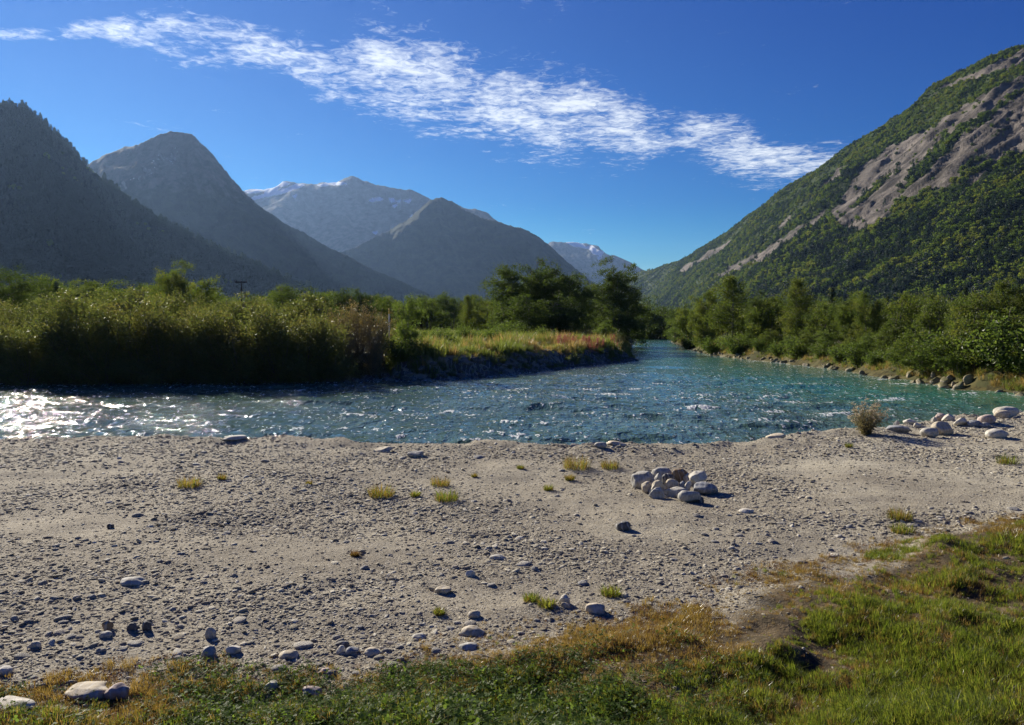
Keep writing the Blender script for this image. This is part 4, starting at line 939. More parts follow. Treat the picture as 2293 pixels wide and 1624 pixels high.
LEAF = {'willow': 'leaf_willow', 'autumn': 'leaf_autumn', 'birch': 'leaf_birch', 'alder': 'leaf_alder', 'round': 'leaf_birch', 'spruce': 'needles', 'scrub': 'leaf_bush'}
TALL = {'willow': 4.2, 'autumn': 3.6, 'birch': 6.8, 'alder': 6.1, 'round': 4.2, 'spruce': 9.0, 'scrub': 1.7}
proto = {}
for kind, nvar in (('willow', 4), ('autumn', 2), ('birch', 3), ('alder', 3), ('round', 3), ('spruce', 2), ('scrub', 3)):
    for i in range(nvar):
        w_, l_ = make_tree(kind, 40 + i * 13 + len(kind))
        proto[kind, i] = (w_.mesh('trunk', M['birch_bark'] if kind == 'birch' else M['bark']), l_.mesh('crown', M[LEAF[kind]], False), TALL[kind], w_, l_)
proto['olive', 0] = None
for kind, base, nm in (('olive_round', 'round', 'leaf_willow'), ('green_alder', 'alder', 'leaf_birch'), ('dark_round', 'round', 'leaf_alder'), ('green_round', 'round', 'leaf_bush')):
    for i in range(2):
        b = proto[base, i]; l2 = b[1].copy(); l2.materials[0] = M[nm]; proto[kind, i] = (b[0], l2, b[2], b[3], b[4])


def plant(name, kind, var, px, top_py, Y, label, cat, group, width=1.0, lean=0.0, parts_=('trunk', 'crown'), zb=None):
    x_ = at_y(px, HOR, Y)[0]; zg = gz(x_, Y) if zb is None else zb
    h = at_y(px, top_py, Y)[2] - zg; pr = proto[kind, var]; s = h / pr[2]
    e = link(name, None, label=label, cat=cat, group=group, loc=(x_, Y, zg - 0.05), rot=(0, lean, rng.uniform(0, 6.283)), scale=(s * width, s * width, s))
    e.empty_display_size = 0.3
    link(parts_[0], pr[0], e); link(parts_[1], pr[1], e)
    return e


ORD = ['first', 'second', 'third', 'fourth', 'fifth', 'sixth', 'seventh', 'eighth', 'ninth', 'tenth', 'eleventh', 'twelfth', 'thirteenth', 'fourteenth', 'fifteenth', 'sixteenth', 'seventeenth', 'eighteenth', 'nineteenth', 'twentieth', 'twenty-first', 'twenty-second', 'twenty-third', 'twenty-fourth']
# willow thicket along the far left bank: front row and second row
front_row = [(-70, 690, 39), (0, 668, 38.8), (62, 684, 38.2), (120, 672, 38.8), (182, 652, 39), (245, 668, 38.4), (305, 650, 39), (365, 672, 38.6), (428, 658, 38.8), (488, 676, 38.6), (548, 662, 39), (612, 666, 38.8), (672, 678, 39.2), (728, 680, 39.8)]
for i, (px, ty, Y) in enumerate(front_row):
    plant('willow_shrub', 'willow', (i * 3 + i // 4) % 4, px + rng.uniform(-12, 12), ty + 4 + rng.uniform(-10, 26), Y - 1.0, f'leafy willow shrub at the water, {ORD[i]} from left in the front row', 'shrub', 'willow shrubs along the far left bank', rng.uniform(.85, 1.45), parts_=('stems', 'foliage'))
back_row = [(-40, 668, 44), (35, 660, 45), (95, 656, 44), (160, 660, 45), (215, 650, 45), (280, 645, 45), (340, 652, 44), (400, 650, 45), (465, 655, 44), (525, 652, 45), (585, 662, 44), (645, 660, 45), (700, 664, 45)]
for i, (px, ty, Y) in enumerate(back_row):
    plant('willow_shrub', 'willow' if i % 3 else 'olive_round', (i + 2) % 4 if i % 3 else i % 2, px, ty + (14 if 480 < px < 620 else 4) + rng.uniform(-8, 14), Y, f'willow shrub showing its sunlit top, {ORD[i]} from left in the second row', 'shrub', 'willow shrubs of the second row', 1.25, parts_=('stems', 'foliage'))
aut = [(765, 668, 42, 'brownish thin-leaved shrub with bare shoots, left one of the autumn shrubs'), (805, 660, 43, 'tallest brownish shrub with bare shoots near the end of the thicket'), (845, 684, 42, 'brownish autumn shrub just left of the yellow marker post'), (770, 705, 40.5, 'low brownish shrub at the waterline under the autumn shrubs'), (835, 715, 40.5, 'dark low shrub at the waterline near the thicket end')]
for i, (px, ty, Y, lb) in enumerate(aut):
    plant('autumn_shrub', 'autumn', i % 2, px, ty, Y, lb, 'shrub', 'brownish shrubs at the thicket end', 1.1, parts_=('stems', 'foliage'))
plant('young_birch', 'green_round', 0, 905, 676, 43, 'fresh green young tree between marker post and dark shed', 'tree', None, 0.62)
plant('riverside_shrub', 'scrub', 0, 895, 745, 41.5, 'dark leafy shrub hanging over the bank below the young green tree', 'shrub', None, 1.3, parts_=('stems', 'foliage'))
plant('riverside_shrub', 'scrub', 1, 945, 762, 43.0, 'low green shrub where the thicket meets the golden grass', 'shrub', None, 1.4, parts_=('stems', 'foliage'))
plant('riverside_shrub', 'scrub', 2, 1010, 785, 44.5, 'dark green low bush on the bank below golden grass, left of centre', 'shrub', None, 1.6, parts_=('stems', 'foliage'))
plant('riverside_shrub', 'scrub', 0, 1085, 778, 47.5, 'dark green low bush on the bank in the middle of the golden grass', 'shrub', None, 1.5, parts_=('stems', 'foliage'))
plant('riverside_shrub', 'scrub', 1, 1165, 755, 53, 'upright green bush standing in the golden grass', 'shrub', None, 0.8, parts_=('stems', 'foliage'))
for i_, (px, ty, Y) in enumerate([(985, 728, 58), (1040, 722, 66), (1100, 726, 60), (1140, 715, 72), (1215, 728, 64), (1060, 752, 52), (1250, 772, 56), (1300, 778, 58), (1340, 775, 60)]):
    plant('meadow_bush', 'scrub', i_ % 3, px, ty, Y, f'small leafy bush in the island grass, {ORD[i_]} listed from the thicket towards the bend' if False else ['dull green bush behind the golden grass, nearest the thicket', 'dull green bush at the back of the island below the far tree row', 'green bush behind the middle of the golden grass', 'tall green bush just left of the dark tree group', 'green bush in front of the dark tree group', 'yellowish bush in the front of the golden grass', 'low dark bush on the island bank under the fireweed', 'low bush on the island bank below the bright round bush', 'last low bush on the island bank before the bend'][i_], 'bush', 'bushes in the island grass', 1.2, parts_=('stems', 'foliage'))
plant('round_bush', 'green_round', 1, 1352, 722, 72, 'rounded bright green bush in front of the dark tree by the river bend', 'bush', None, 1.0, parts_=('stems', 'foliage'))
# trees beyond the thicket
behind = [('alder', 0, 12, 606, 62, 'dark tree top at the left edge above the thicket', 1.0), ('spruce', 0, 128, 628, 75, 'small pointed spruce above the left thicket', .8), ('round', 0, 85, 634, 80, 'hazy round tree top right of the left edge tree', 1.0), ('green_alder', 0, 185, 638, 95, 'pale hazy tree crown above the thicket left of the big domed tree', 1.0), ('round', 1, 245, 642, 88, 'small round crown above the thicket between spruce and domed tree', 1.0),
          ('green_alder', 1, 391, 611, 78, 'domed olive tree standing tallest above the thicket', .72), ('round', 2, 440, 630, 82, 'round tree close right of the tallest domed tree', .85), ('round', 0, 360, 636, 84, 'small tree close left of the tallest domed tree', .8), ('alder', 2, 300, 645, 100, 'low dark crown left of the domed tree group', 1.0), ('round', 1, 500, 664, 110, 'low crown just left of the utility pole', 1.1), ('dark_round', 0, 640, 652, 95, 'dark round crown right of the utility pole', 1.0), ('dark_round', 1, 715, 655, 90, 'dark round crown left of the brownish shrubs', 1.0)]
for k, v_, px, ty, Y, lb, wd in behind:
    plant('tree', k, v_, px, ty, Y, lb, 'tree', 'trees behind the thicket', wd)
row = [(952, 672, 'round', 150), (978, 668, 'alder', 165), (1012, 664, 'dark_round', 150), (1042, 668, 'alder', 160), (1068, 672, 'round', 150), (1092, 678, 'alder', 165), (1118, 676, 'round', 155), (925, 676, 'alder', 150), (890, 672, 'round', 160), (860, 668, 'alder', 165)]
row.sort()
for i, (px, ty, k, Y) in enumerate(row):
    plant('tree', k, i % 2, px, ty, Y, f'far olive tree, {ORD[i]} from left in the row behind the shed', 'tree', 'tree row behind the shed', 1.0)
mid = [('alder', 0, 1160, 612, 88, 'left domed crown of the dark tree group by the bend', .9), ('alder', 1, 1205, 604, 90, 'highest broad crown of the dark tree group by the bend', .92), ('alder', 2, 1258, 616, 88, 'right crown of the dark tree group, blackish green', .95), ('alder', 0, 1292, 632, 96, 'small crown at the right end of the dark tree group', .85), ('dark_round', 0, 1130, 645, 86, 'low left skirt tree of the dark group', .9), ('dark_round', 1, 1230, 668, 80, 'low dark tree filling the foot of the dark group', 1.3), ('dark_round', 0, 1180, 672, 80, 'low dark tree under the highest broad crown', 1.2),
       ('alder', 1, 1382, 604, 112, 'tall dark tree standing alone at the river bend', .78), ('dark_round', 1, 1345, 655, 108, 'dark lower tree joined to the left of the tall bend tree', 1.0), ('dark_round', 0, 1404, 668, 112, 'dark lower tree at the right foot of the tall bend tree', .9), ('dark_round', 1, 1378, 690, 104, 'low dark tree at the waterline before the tall bend tree', 1.2)]
for k, v_, px, ty, Y, lb, wd in mid:
    plant('tree', k, v_, px, ty, Y, lb, 'tree', 'dark trees by the river bend', wd)
endt = [(1425, 690, 190), (1448, 700, 205), (1470, 695, 215), (1492, 702, 200), (1440, 715, 195), (1480, 712, 190)]
endt.sort()
for i, (px, ty, Y) in enumerate(endt):
    plant('tree', 'dark_round', i % 2, px, ty, Y, f'far dark tree closing the end of the river, {ORD[i]} from the left', 'tree', 'trees at the end of the river', 1.5)
# right bank
rpx_ = np.array([p[0] for p in right_px])[::-1]; rY_ = rw[::-1, 1]
Yw = lambda px: float(np.interp(px, rpx_, rY_))
rb = [('green_round', 0, 1512, 712, 118, 'small green tree at the far end of the right bank', 1.1), ('round', 1, 1535, 690, 108, 'green tree at the far end of the right bank, behind the smallest', .9), ('green_alder', 0, 1578, 660, 98, 'broad green tree left of the tall birch on the right bank', .6), ('birch', 0, 1640, 628, 84, 'tallest full birch on the right bank with rounded top', 1.45), ('alder', 1, 1690, 668, 84, 'dark tree between the two tall birches', .5), ('round', 2, 1722, 668, 78, 'olive tree just left of the slender birch', .85), ('birch', 1, 1781, 638, 76, 'slender tall birch with pointed top on the right bank', 1.05), ('round', 0, 1838, 690, 68, 'mid-sized green tree right of the slender birch', .9), ('green_alder', 1, 1895, 672, 66, 'broad twiggy tree on the right bank, left half of the pair', .62), ('green_alder', 0, 1945, 664, 63, 'broad twiggy tree on the right bank, right half of the pair', .62),
      ('spruce', 0, 2052, 668, 74, 'dark spruce behind the right bank trees', .9), ('spruce', 1, 1862, 640, 120, 'dark spruce behind the bank between the slender birch and the twiggy pair', .9), ('round', 1, 2010, 715, 58, 'olive tree in front of the dark spruce', .95), ('round', 2, 2088, 680, 55, 'yellow-green tree right of the dark spruce', .75), ('green_alder', 1, 2150, 676, 52, 'wide yellow-green tree on the right bank', .6), ('round', 0, 2205, 668, 50, 'leafy tree second from the right edge', .8), ('green_alder', 0, 2262, 640, 50, 'largest leafy tree at the right edge', .62), ('round', 2, 2330, 655, 47, 'leafy tree cut by the right edge', .9), ('spruce', 0, 2160, 640, 130, 'dark spruce far behind the wide yellow-green tree', .8), ('spruce', 1, 1985, 660, 125, 'dark spruce behind the right half of the twiggy pair', .8)]
for k, v_, px, ty, Y, lb, wd in rb:
    if k != 'spruce': Y = Yw(px) + (5.5 if px < 1700 else 7.0) + rng.uniform(-1, 2)
    plant('tree', k, v_, px, ty, Y, lb, 'tree', 'trees on the right bank', wd)
sh = [(1545, 745, 104), (1600, 748, 86), (1650, 742, 78), (1700, 752, 73), (1745, 758, 69), (1790, 750, 66), (1838, 764, 61), (1880, 768, 58), (1925, 758, 56), (1965, 778, 52), (2010, 772, 50), (2055, 782, 46), (2100, 770, 45), (2150, 775, 43), (2195, 768, 42), (2240, 775, 41), (2290, 770, 40), (2070, 740, 50), (2130, 735, 48), (2220, 730, 45)]
sh += [(1575, 742, 0), (1625, 750, 0), (1675, 745, 0), (1722, 740, 0), (1768, 752, 0), (1815, 748, 0), (1858, 742, 0), (1902, 755, 0), (1945, 750, 0), (1988, 748, 0), (2032, 756, 0), (2078, 762, 0), (2125, 756, 0), (2172, 750, 0), (2218, 752, 0), (2265, 745, 0)]
sh += [(2185, 712, -1), (2235, 700, -1), (2285, 690, -1), (2140, 728, -1)]
ORD += ['twenty-fifth', 'twenty-sixth', 'twenty-seventh', 'twenty-eighth', 'twenty-ninth', 'thirtieth', 'thirty-first', 'thirty-second', 'thirty-third', 'thirty-fourth', 'thirty-fifth', 'thirty-sixth', 'thirty-seventh', 'thirty-eighth', 'thirty-ninth', 'fortieth']
sh.sort()
for i, (px, ty, Y) in enumerate(sh):
    Y = Yw(px) + ((1.6 if i % 2 else 2.3) if Y > 0 else (3.6 if Y == 0 else 2.0))
    kd = ['scrub', 'green_round', 'scrub', 'round'][i % 4]
    plant('bank_shrub', kd, i % 2, px, ty, Y, f'green shrub at the foot of the right bank trees, {ORD[i]} from the left', 'shrub', 'shrubs along the right bank', 1.35 if kd == 'scrub' else 1.25, parts_=('stems', 'foliage'))

# far woods that read as one mass
def joined(pr, name, leafm, woodm):
    w_, l_ = pr[3], pr[4]; v = np.concatenate(w_.v + l_.v); off = w_.n
    fs = np.concatenate([np.concatenate(w_.f[4]), np.concatenate(l_.f[4]) + off]); fm = np.concatenate([np.zeros(sum(len(q) for q in w_.f[4])), np.ones(sum(len(q) for q in l_.f[4]))])
    return source(make_mesh(name, v / pr[2], fs, (M[woodm], M[leafm]), {'tint': np.concatenate(w_.t + l_.t)}, False, fm))


wsrc = [joined(proto['round', 0], 'w0', 'leaf_birch', 'bark'), joined(proto['round', 1], 'w1', 'leaf_alder', 'bark'), joined(proto['alder', 2], 'w2', 'leaf_alder', 'bark'), joined(proto['birch', 2], 'w3', 'leaf_birch', 'birch_bark'), joined(proto['spruce', 0], 'w4', 'needles', 'bark')]


def wood_band(name, n, xr, yr, hr, probs, label, test=None, cap=60):
    P = np.column_stack([rng.uniform(*xr, n), yr[0] + (yr[1] - yr[0]) * rng.uniform(0, 1, n) ** 1.3])
    d, nr, g = masks(P); k = (d > 3) & ~nr
    if test is not None: k &= test(P)
    P = P[k]; n = len(P); z = height(P); h = rng.uniform(*hr, n); h = np.minimum(h, 1.6 + P[:, 1] * cap / FOC * rng.uniform(.5, 1.0, n))
    scatter(name, np.column_stack([P, z]), yaw(n, 0.03), np.column_stack([h * rng.uniform(.8, 1.2, n)] * 2 + [h]), rng.choice(len(probs), n, p=probs), wsrc, label)


def left_side(P):
    px = CX + FOC * P[:, 0] / P[:, 1]; return (px > -500) & (px < 1130)


wood_band('left_woodland', 2600, (-480, 20), (110, 700), (4.0, 7.5), [.35, .25, .2, .15, .05], 'hazy woodland across the plain behind the left thicket', left_side, 78)


def right_side(P):
    px = CX + FOC * P[:, 0] / P[:, 1]; lim = np.interp(P[:, 1], [40, 60, 80, 110, 200, 400], [2000, 1840, 1640, 1560, 1440, 1330]); return (px > lim) & (px < 2700)


wood_band('right_woodland', 5200, (8, 560), (50, 900), (4.5, 9.0), [.26, .2, .16, .18, .20], 'dense mixed woodland at the foot of the right mountainside', right_side, 62)

# forest cover on the right mountainside
def blob_tree(seed, kind, lm='forest_leaf'):
    r = np.random.default_rng(seed); mb = MB()
    if kind == 'leaf':
        k = 150; dv = r.normal(size=(k, 3)); dv /= np.linalg.norm(dv, axis=1, keepdims=True); rad = r.uniform(.55, 1.0, k)[:, None]
        c = dv * rad * np.array([.36, .36, .42]) + np.array([0, 0, .52]); c += 0.07 * r.normal(size=(k, 3))
        v, f = leaf_quads(c, 0.20, 0.16, r); mb.add(v, f, np.repeat(np.clip(r.normal(.5, .2, k), 0, 1), 4)); return source(mb.mesh('fl', M[lm], False))
    k = 130; q = r.uniform(.05, 1, k) ** 0.8; az = r.uniform(0, 6.28, k); rad = .22 * (1 - q) + .015
    c = np.column_stack([np.cos(az) * rad * r.uniform(.4, 1, k), np.sin(az) * rad * r.uniform(.4, 1, k), q]); v, f = leaf_quads(c, 0.13, 0.08, r, -.3, np.column_stack([np.cos(az), np.sin(az), 0 * az - .2]))
    mb.add(v, f, np.repeat(np.clip(r.normal(.5, .2, k), 0, 1), 4)); return source(mb.mesh('fn', M['needles'], False))


fsrc = [blob_tree(1, 'leaf'), blob_tree(2, 'leaf'), blob_tree(3, 'leaf'), blob_tree(4, 'needle'), blob_tree(5, 'leaf', 'forest_yellow'), blob_tree(6, 'leaf', 'forest_dark')]


def slope_forest(name, mt, rock, n, hr, label, conif=0.2, front_only=True):
    pt = mt[1].reshape(*mt[2], 3); rk_ = rock.reshape(mt[2]); at = mt[3].reshape(mt[2]); a, b = mt[2]
    i0 = 6 if front_only else 0
    A = pt[i0:-1, :-1]; B = pt[i0 + 1:, :-1]; C_ = pt[i0:-1, 1:]
    area = np.linalg.norm(np.cross(B - A, C_ - A), axis=-1)
    ppx, ppy = proj(A); vis = (ppx > -250) & (ppx < 2550)
    wgt = area * vis / np.maximum(A[..., 1], 300) ** 1.0; cum = np.cumsum(wgt.ravel()); cum /= cum[-1]
    ii = np.searchsorted(cum, rng.uniform(0, 1, n)); r0, c0 = np.unravel_index(np.minimum(ii, A[..., 0].size - 1), A.shape[:2]); fu, fv = rng.uniform(0, 1, (2, n))
    p = A[r0, c0] * (1 - fu - fv)[:, None] + B[r0, c0] * fu[:, None] + C_[r0, c0] * fv[:, None]
    q = rk_[r0 + i0, c0]; k = (q < 0.25 + 0.25 * rng.uniform(size=n)) & (p[:, 2] > -2)
    dn = fbm(p[:, 0] / 60, p[:, 1] / 60 + p[:, 2] / 40, 301, 3); k &= rng.uniform(size=n) < np.clip(.75 + .6 * dn, .2, 1); k |= (q > .6) & (rng.uniform(size=n) < .012)
    p, dn = p[k], dn[k]; n = len(p); hz = p[:, 2] / np.max(pt[..., 2]); h = rng.uniform(*hr, n) * (1.1 - .55 * np.clip(hz * 1.1, 0, 1)) * (1 + .2 * dn)
    cf = rng.uniform(size=n) < conif * (1.5 - 1.3 * hz) * (1 + dn); kn = fbm(p[:, 0] / 45, p[:, 1] / 45 + p[:, 2] / 25, 311, 4, .6); cf |= (kn < -.55) & (rng.uniform(size=n) < .7) & (hz < .6)
    ix = np.where(cf, 3, rng.integers(0, 3, n)); rr_ = rng.uniform(size=n); ix = np.where(~cf & (kn > .25) & (rr_ < .55), 4, ix); ix = np.where(~cf & (kn < -.1) & (rr_ < .6), 5, ix)
    h = np.where(cf, h * 1.35, h) * np.exp(rng.normal(0, .22, n))
    scatter(name, p - np.array([0, 0, 0.3]), yaw(n, .06), np.column_stack([h * rng.uniform(.9, 1.4, n)] * 2 + [h]), ix, fsrc, label)


slope_forest('mountainside_forest', m6, rk, 125000, (4.2, 8.0), 'green birch and spruce forest covering the right mountainside', .18)
slope_forest('left_mountain_forest', m1, np.zeros(len(m1[1])), 16000, (7, 12), 'dark forest covering the left mountain', 5.0)

# ------------------------------------------------------------------ river bank rocks
rlib = [stone_mesh('rock', 700 + i, 3, M['moss_rock'], 1.0, (1, .85, .8), 0.08) for i in range(8)]
blib = [stone_mesh('rock', 720 + i, 2, M['riprap'], 0.6, (1, .8, .6), 0.10) for i in range(6)]


def bank_strip(name, line, inward, mtl, label, wdt=1.5):
    L = np.array(line, float); s0 = np.concatenate([[0], np.cumsum(np.hypot(*np.diff(L, axis=0).T))]); s = np.linspace(0, s0[-1], 160)
    c = np.stack([np.interp(s, s0, L[:, k]) for k in range(2)], 1); t = np.gradient(c, axis=0); t /= np.linalg.norm(t, axis=1, keepdims=True); nrm = np.stack([-t[:, 1], t[:, 0]], 1) * inward
    o = np.linspace(-0.5, wdt, 9); Q = c[None] + nrm[None] * o[:, None, None]
    z = height(Q.reshape(-1, 2)).reshape(9, 160) + 0.04 * sstep(-.5, 0, o)[:, None] * sstep(wdt, wdt - .4, o)[:, None] - 0.03 + .05 * vn(Q[..., 0] * 3, Q[..., 1] * 3, 2)
    f = grid_faces(9, 160); f = f if inward < 0 else f[:, ::-1]
    return link(name, make_mesh(name, np.dstack([Q, z]).reshape(-1, 3), f, (mtl,)), kind='structure', label=label), c, nrm


bank_r, c, nrm = bank_strip('right_riverbank', rw, -1, M['bank_soil'], 'mossy stony foot of the right river bank', 1.0)
ww = np.linspace(0, 1, len(c))
for i in range(120):
    j = int(min(159, abs(rng.normal(0, .38)) * 159)) if i > 50 else int(rng.uniform(0, 95)); o_ = rng.uniform(-0.2, 0.55); p = c[j] + nrm[j] * o_
    s = rng.uniform(.07, .21) * (1.25 if j < 40 else 1.0) * (1.3 if rng.uniform() < .15 else 1)
    link('rock', rlib[i % 8], bank_r, loc=(p[0], p[1], max(gz(*p), WZ - .1) + .25 * s), rot=(rng.normal(0, .4), rng.normal(0, .4), rng.uniform(0, 6.28)), scale=(s * 1.2, s, s))
bank_l, c, nrm = bank_strip('island_riverbank', iw[3:11][::-1], 1, M['riprap'], 'grey stony bank below the golden grass')
for i in range(260):
    j = int(rng.uniform(0, 159)); o_ = rng.uniform(-0.15, 1.25); p = c[j] + nrm[j] * o_; s = rng.uniform(.09, .22)
    link('rock', blib[i % 6], bank_l, loc=(p[0], p[1], max(gz(*p), WZ - .05) + .2 * s), rot=(rng.normal(0, .3), rng.normal(0, .3), rng.uniform(0, 6.28)), scale=(s * 1.2, s, s))


# ------------------------------------------------------------------ grasses
def blades(r, n, H, spread, bend, width, splay=0.5, tone=0.0):
    mb = MB(); az = r.uniform(0, 6.283, n); rad = spread * np.sqrt(r.uniform(0, 1, n)); b = np.column_stack([np.cos(az) * rad, np.sin(az) * rad, -0.01 * np.ones(n)])
    az2 = az + r.normal(0, .9, n); dr_ = np.column_stack([np.cos(az2), np.sin(az2), 0 * az2]); h = H * r.uniform(.45, 1.1, n)
    lean = splay * r.uniform(0.1, 1, n); side = np.column_stack([-np.sin(az2 + r.normal(0, .6, n)), np.cos(az2), 0 * az2]) * (width * r.uniform(.6, 1.2, n))[:, None] * .5
    up = np.array([0, 0, 1.0])
    p1 = b + up * (h * .55)[:, None] + dr_ * (lean * h * .35)[:, None]; p2 = b + up * (h * (1 - bend * lean))[:, None] + dr_ * (lean * h * .95)[:, None]
    v = np.stack([b - side, b + side, p1 + side * .8, p1 - side * .8, p2], 1).reshape(-1, 3); k = np.arange(n)[:, None] * 5
    t = np.repeat(np.clip(r.normal(.5 + tone, .22, n), 0, 1), 5)
    mb.add(v, k + np.array([[0, 1, 2, 3]]), t); 
    mb.f.setdefault(3, []).append(k + np.array([[3, 2, 4]])); return mb


def tuft_src(seed, n, H, spread, bend, width, mtl, splay=.6):
    return source(blades(np.random.default_rng(seed), n, H, spread, bend, width, splay).mesh('tuft', M[mtl], False))


def clover_src(seed):
    r = np.random.default_rng(seed); mb = MB()
    for _ in range(22):
        p = np.array([*r.normal(0, .045, 2), r.uniform(.01, .05)]); a0 = r.uniform(0, 6.28); tn = np.clip(r.normal(.5, .22), 0, 1); tilt = r.normal(0, .35, 2)
        for k in range(3):
            a = a0 + k * 2.094; s = r.uniform(.005, .009); u_ = np.array([math.cos(a), math.sin(a), 0]); u_[2] = u_[:2] @ tilt; w_ = np.array([-math.sin(a), math.cos(a), 0]); w_[2] = w_[:2] @ tilt
            mb.add([p, p + u_ * s * .6 + w_ * s * .6, p + u_ * s * 1.4 + w_ * s * .45, p + u_ * s * 1.4 - w_ * s * .45, p + u_ * s * .6 - w_ * s * .6], np.array([[0, 4, 3, 2, 1]]), np.full(5, tn))
    return source(mb.mesh('clover', M['clover'], False))


gs = [tuft_src(1, 46, .075, .035, .35, .0032, 'grass_green'), tuft_src(2, 40, .10, .03, .45, .003, 'grass_green', .9), tuft_src(3, 34, .055, .035, .3, .003, 'grass_green'),
      tuft_src(4, 36, .06, .035, .3, .003, 'grass_gold'), tuft_src(5, 30, .085, .03, .4, .0028, 'grass_gold', .8), tuft_src(6, 30, .045, .04, .3, .0034, 'grass_rust', 1.0), tuft_src(7, 26, .06, .04, .5, .003, 'grass_rust', 1.2), clover_src(8), clover_src(9)]
n = 98000
r_ = 2.9 * (10.5 / 2.9) ** rng.uniform(0, 1, n); a_ = R(1) * rng.uniform(-40, 40, n); P2 = np.column_stack([r_ * np.sin(a_), r_ * np.cos(a_)]); z, d, near, g, gm = height(P2, True)
clump = fbm(P2[:, 0] * 1.9, P2[:, 1] * 1.9, 401, 3); fine = fbm(P2[:, 0] * 6, P2[:, 1] * 6, 402, 2)
bare = fbm(P2[:, 0] * 0.8 + 5, P2[:, 1] * 0.8, 403, 3)
ppx, ppy = proj(np.column_stack([P2, z])); leftness = sstep(900, 300, ppx)
prob = sstep(0.30, -0.12, g + 0.18 * clump + .10 * fine) * (1 - 0.45 * sstep(.6, .95, bare)) * (1 - .45 * leftness) * np.clip(.75 + .6 * clump, .3, 1)
k = (rng.uniform(size=n) < prob) & near
P2, z, g, clump, fine, ppx, ppy, bare = [q[k] for q in (P2, z, g, clump, fine, ppx, ppy, bare)]; n = len(P2)
green = sstep(0.15, -1.0, g + 0.7 * fbm(P2[:, 0] * .9, P2[:, 1] * .9, 404, 3) + .35 * fbm(P2[:, 0] * 4, P2[:, 1] * 4, 405, 2)) * (.35 + .65 * sstep(500, 1500, ppx)) 
green = green * np.clip(.68 + .4 * fine + .25 * clump, .2, 1); u_ = rng.uniform(size=n); clv = sstep(250, 520, ppx) * sstep(1750, 1300, ppx) * sstep(1430, 1530, ppy + 60 * clump) + .5 * sstep(250, 100, ppx) * sstep(1540, 1580, ppy)
idx = np.where(u_ < green, rng.choice([0, 1, 2], n, p=[.45, .35, .2]), np.where(rng.uniform(size=n) < .58 + .3 * fine, rng.choice([3, 4], n), rng.choice([5, 6], n)))
idx = np.where(rng.uniform(size=n) < clv * .5, rng.choice([7, 8], n), idx)
sc = rng.uniform(.42, .95, n) * (1 + .65 * clump) * (.75 + .35 * sstep(0, -1.5, g))
scatter('foreground_grass', np.column_stack([P2, z]), yaw(n, .22), np.column_stack([sc * 1.1, sc * 1.1, sc]), idx, gs, 'green and golden grass with clover at the bottom of the picture')

# single tufts on the gravel
tl = [(423, 1090, 30, 'gold', 'yellowish grass tuft on the left gravel, the larger of two neighbours'), (497, 1074, 17, 'gold', 'small green-yellow grass tuft on the left gravel, right of the larger one'), (692, 1085, 12, 'gold', 'tiny yellow grass tuft on the gravel left of the centre'), (855, 1112, 34, 'gold', 'bushy orange-yellow grass tuft left of the picture centre'), (930, 1112, 18, 'green', 'low green grass tuft right of the bushy orange one'),
      (985, 1088, 26, 'gold', 'low golden grass tuft, rear one of the central pair'), (1000, 1120, 30, 'green', 'wide green-yellow grass tuft, front one of the central pair'), (1062, 1068, 12, 'gold', 'small upright grass tuft behind the central pair'), (1165, 1050, 13, 'green', 'small green grass tuft near the gravel crest in the centre'), (1290, 1048, 36, 'gold', 'wide golden grass patch near the water behind the fire ring'), (1365, 1048, 24, 'gold', 'thin grass patch right of the wide golden patch'), (1275, 1075, 18, 'gold', 'grass tuft below the wide golden patch'), (1228, 1098, 18, 'green', 'green grass tuft left of the fire ring'),
      (983, 1375, 20, 'green', 'bright spiky grass tuft in the centre foreground'), (1190, 1345, 22, 'green', 'green grass tuft left of the white-grey stone, left half'), (1225, 1358, 24, 'green', 'green grass tuft left of the white-grey stone, right half'), (1367, 1332, 26, 'green', 'spiky green grass tuft above the cream flat stone'), (2020, 1192, 28, 'green', 'dark green grass tuft on the gravel near the right grass edge'), (2015, 1162, 30, 'gold', 'small mixed grass tuft beside a flat pale stone at right'), (2255, 1038, 26, 'green', 'green grass tuft on bright gravel at the right edge'), (1900, 1002, 14, 'green', 'small grass tuft below the dry shrub'), (795, 1245, 16, 'rust', 'rust-coloured flat tuft on the left gravel'), (1005, 985, 10, 'green', 'small plant on the gravel crest in the centre')]
for i, (px, py, s, kd, lb) in enumerate(tl):
    g0 = on_ground(px, py); hgt = s * 1.15 * g0[1] / FOC; r = np.random.default_rng(600 + i); e = link('grass_tuft', None, label=lb, cat='grass', group='grass tufts on the gravel bar', loc=g0)
    e.empty_display_size = .1
    base = {'gold': ('grass_gold', 'grass_green'), 'green': ('grass_green', 'grass_gold'), 'rust': ('grass_rust', 'grass_gold')}[kd]
    wide = hgt * (1.25 if s > 20 else .8)
    link('leaf_blades', blades(r, int(70 + 5 * s), hgt, wide * .55, .45, .0045, 1.0).mesh('leaf_blades', M[base[0]], False), e)
    link('dry_blades', blades(r, int(35 + 2 * s), hgt * .9, wide * .6, .45, .0045, 1.1).mesh('dry_blades', M[base[1]], False), e)

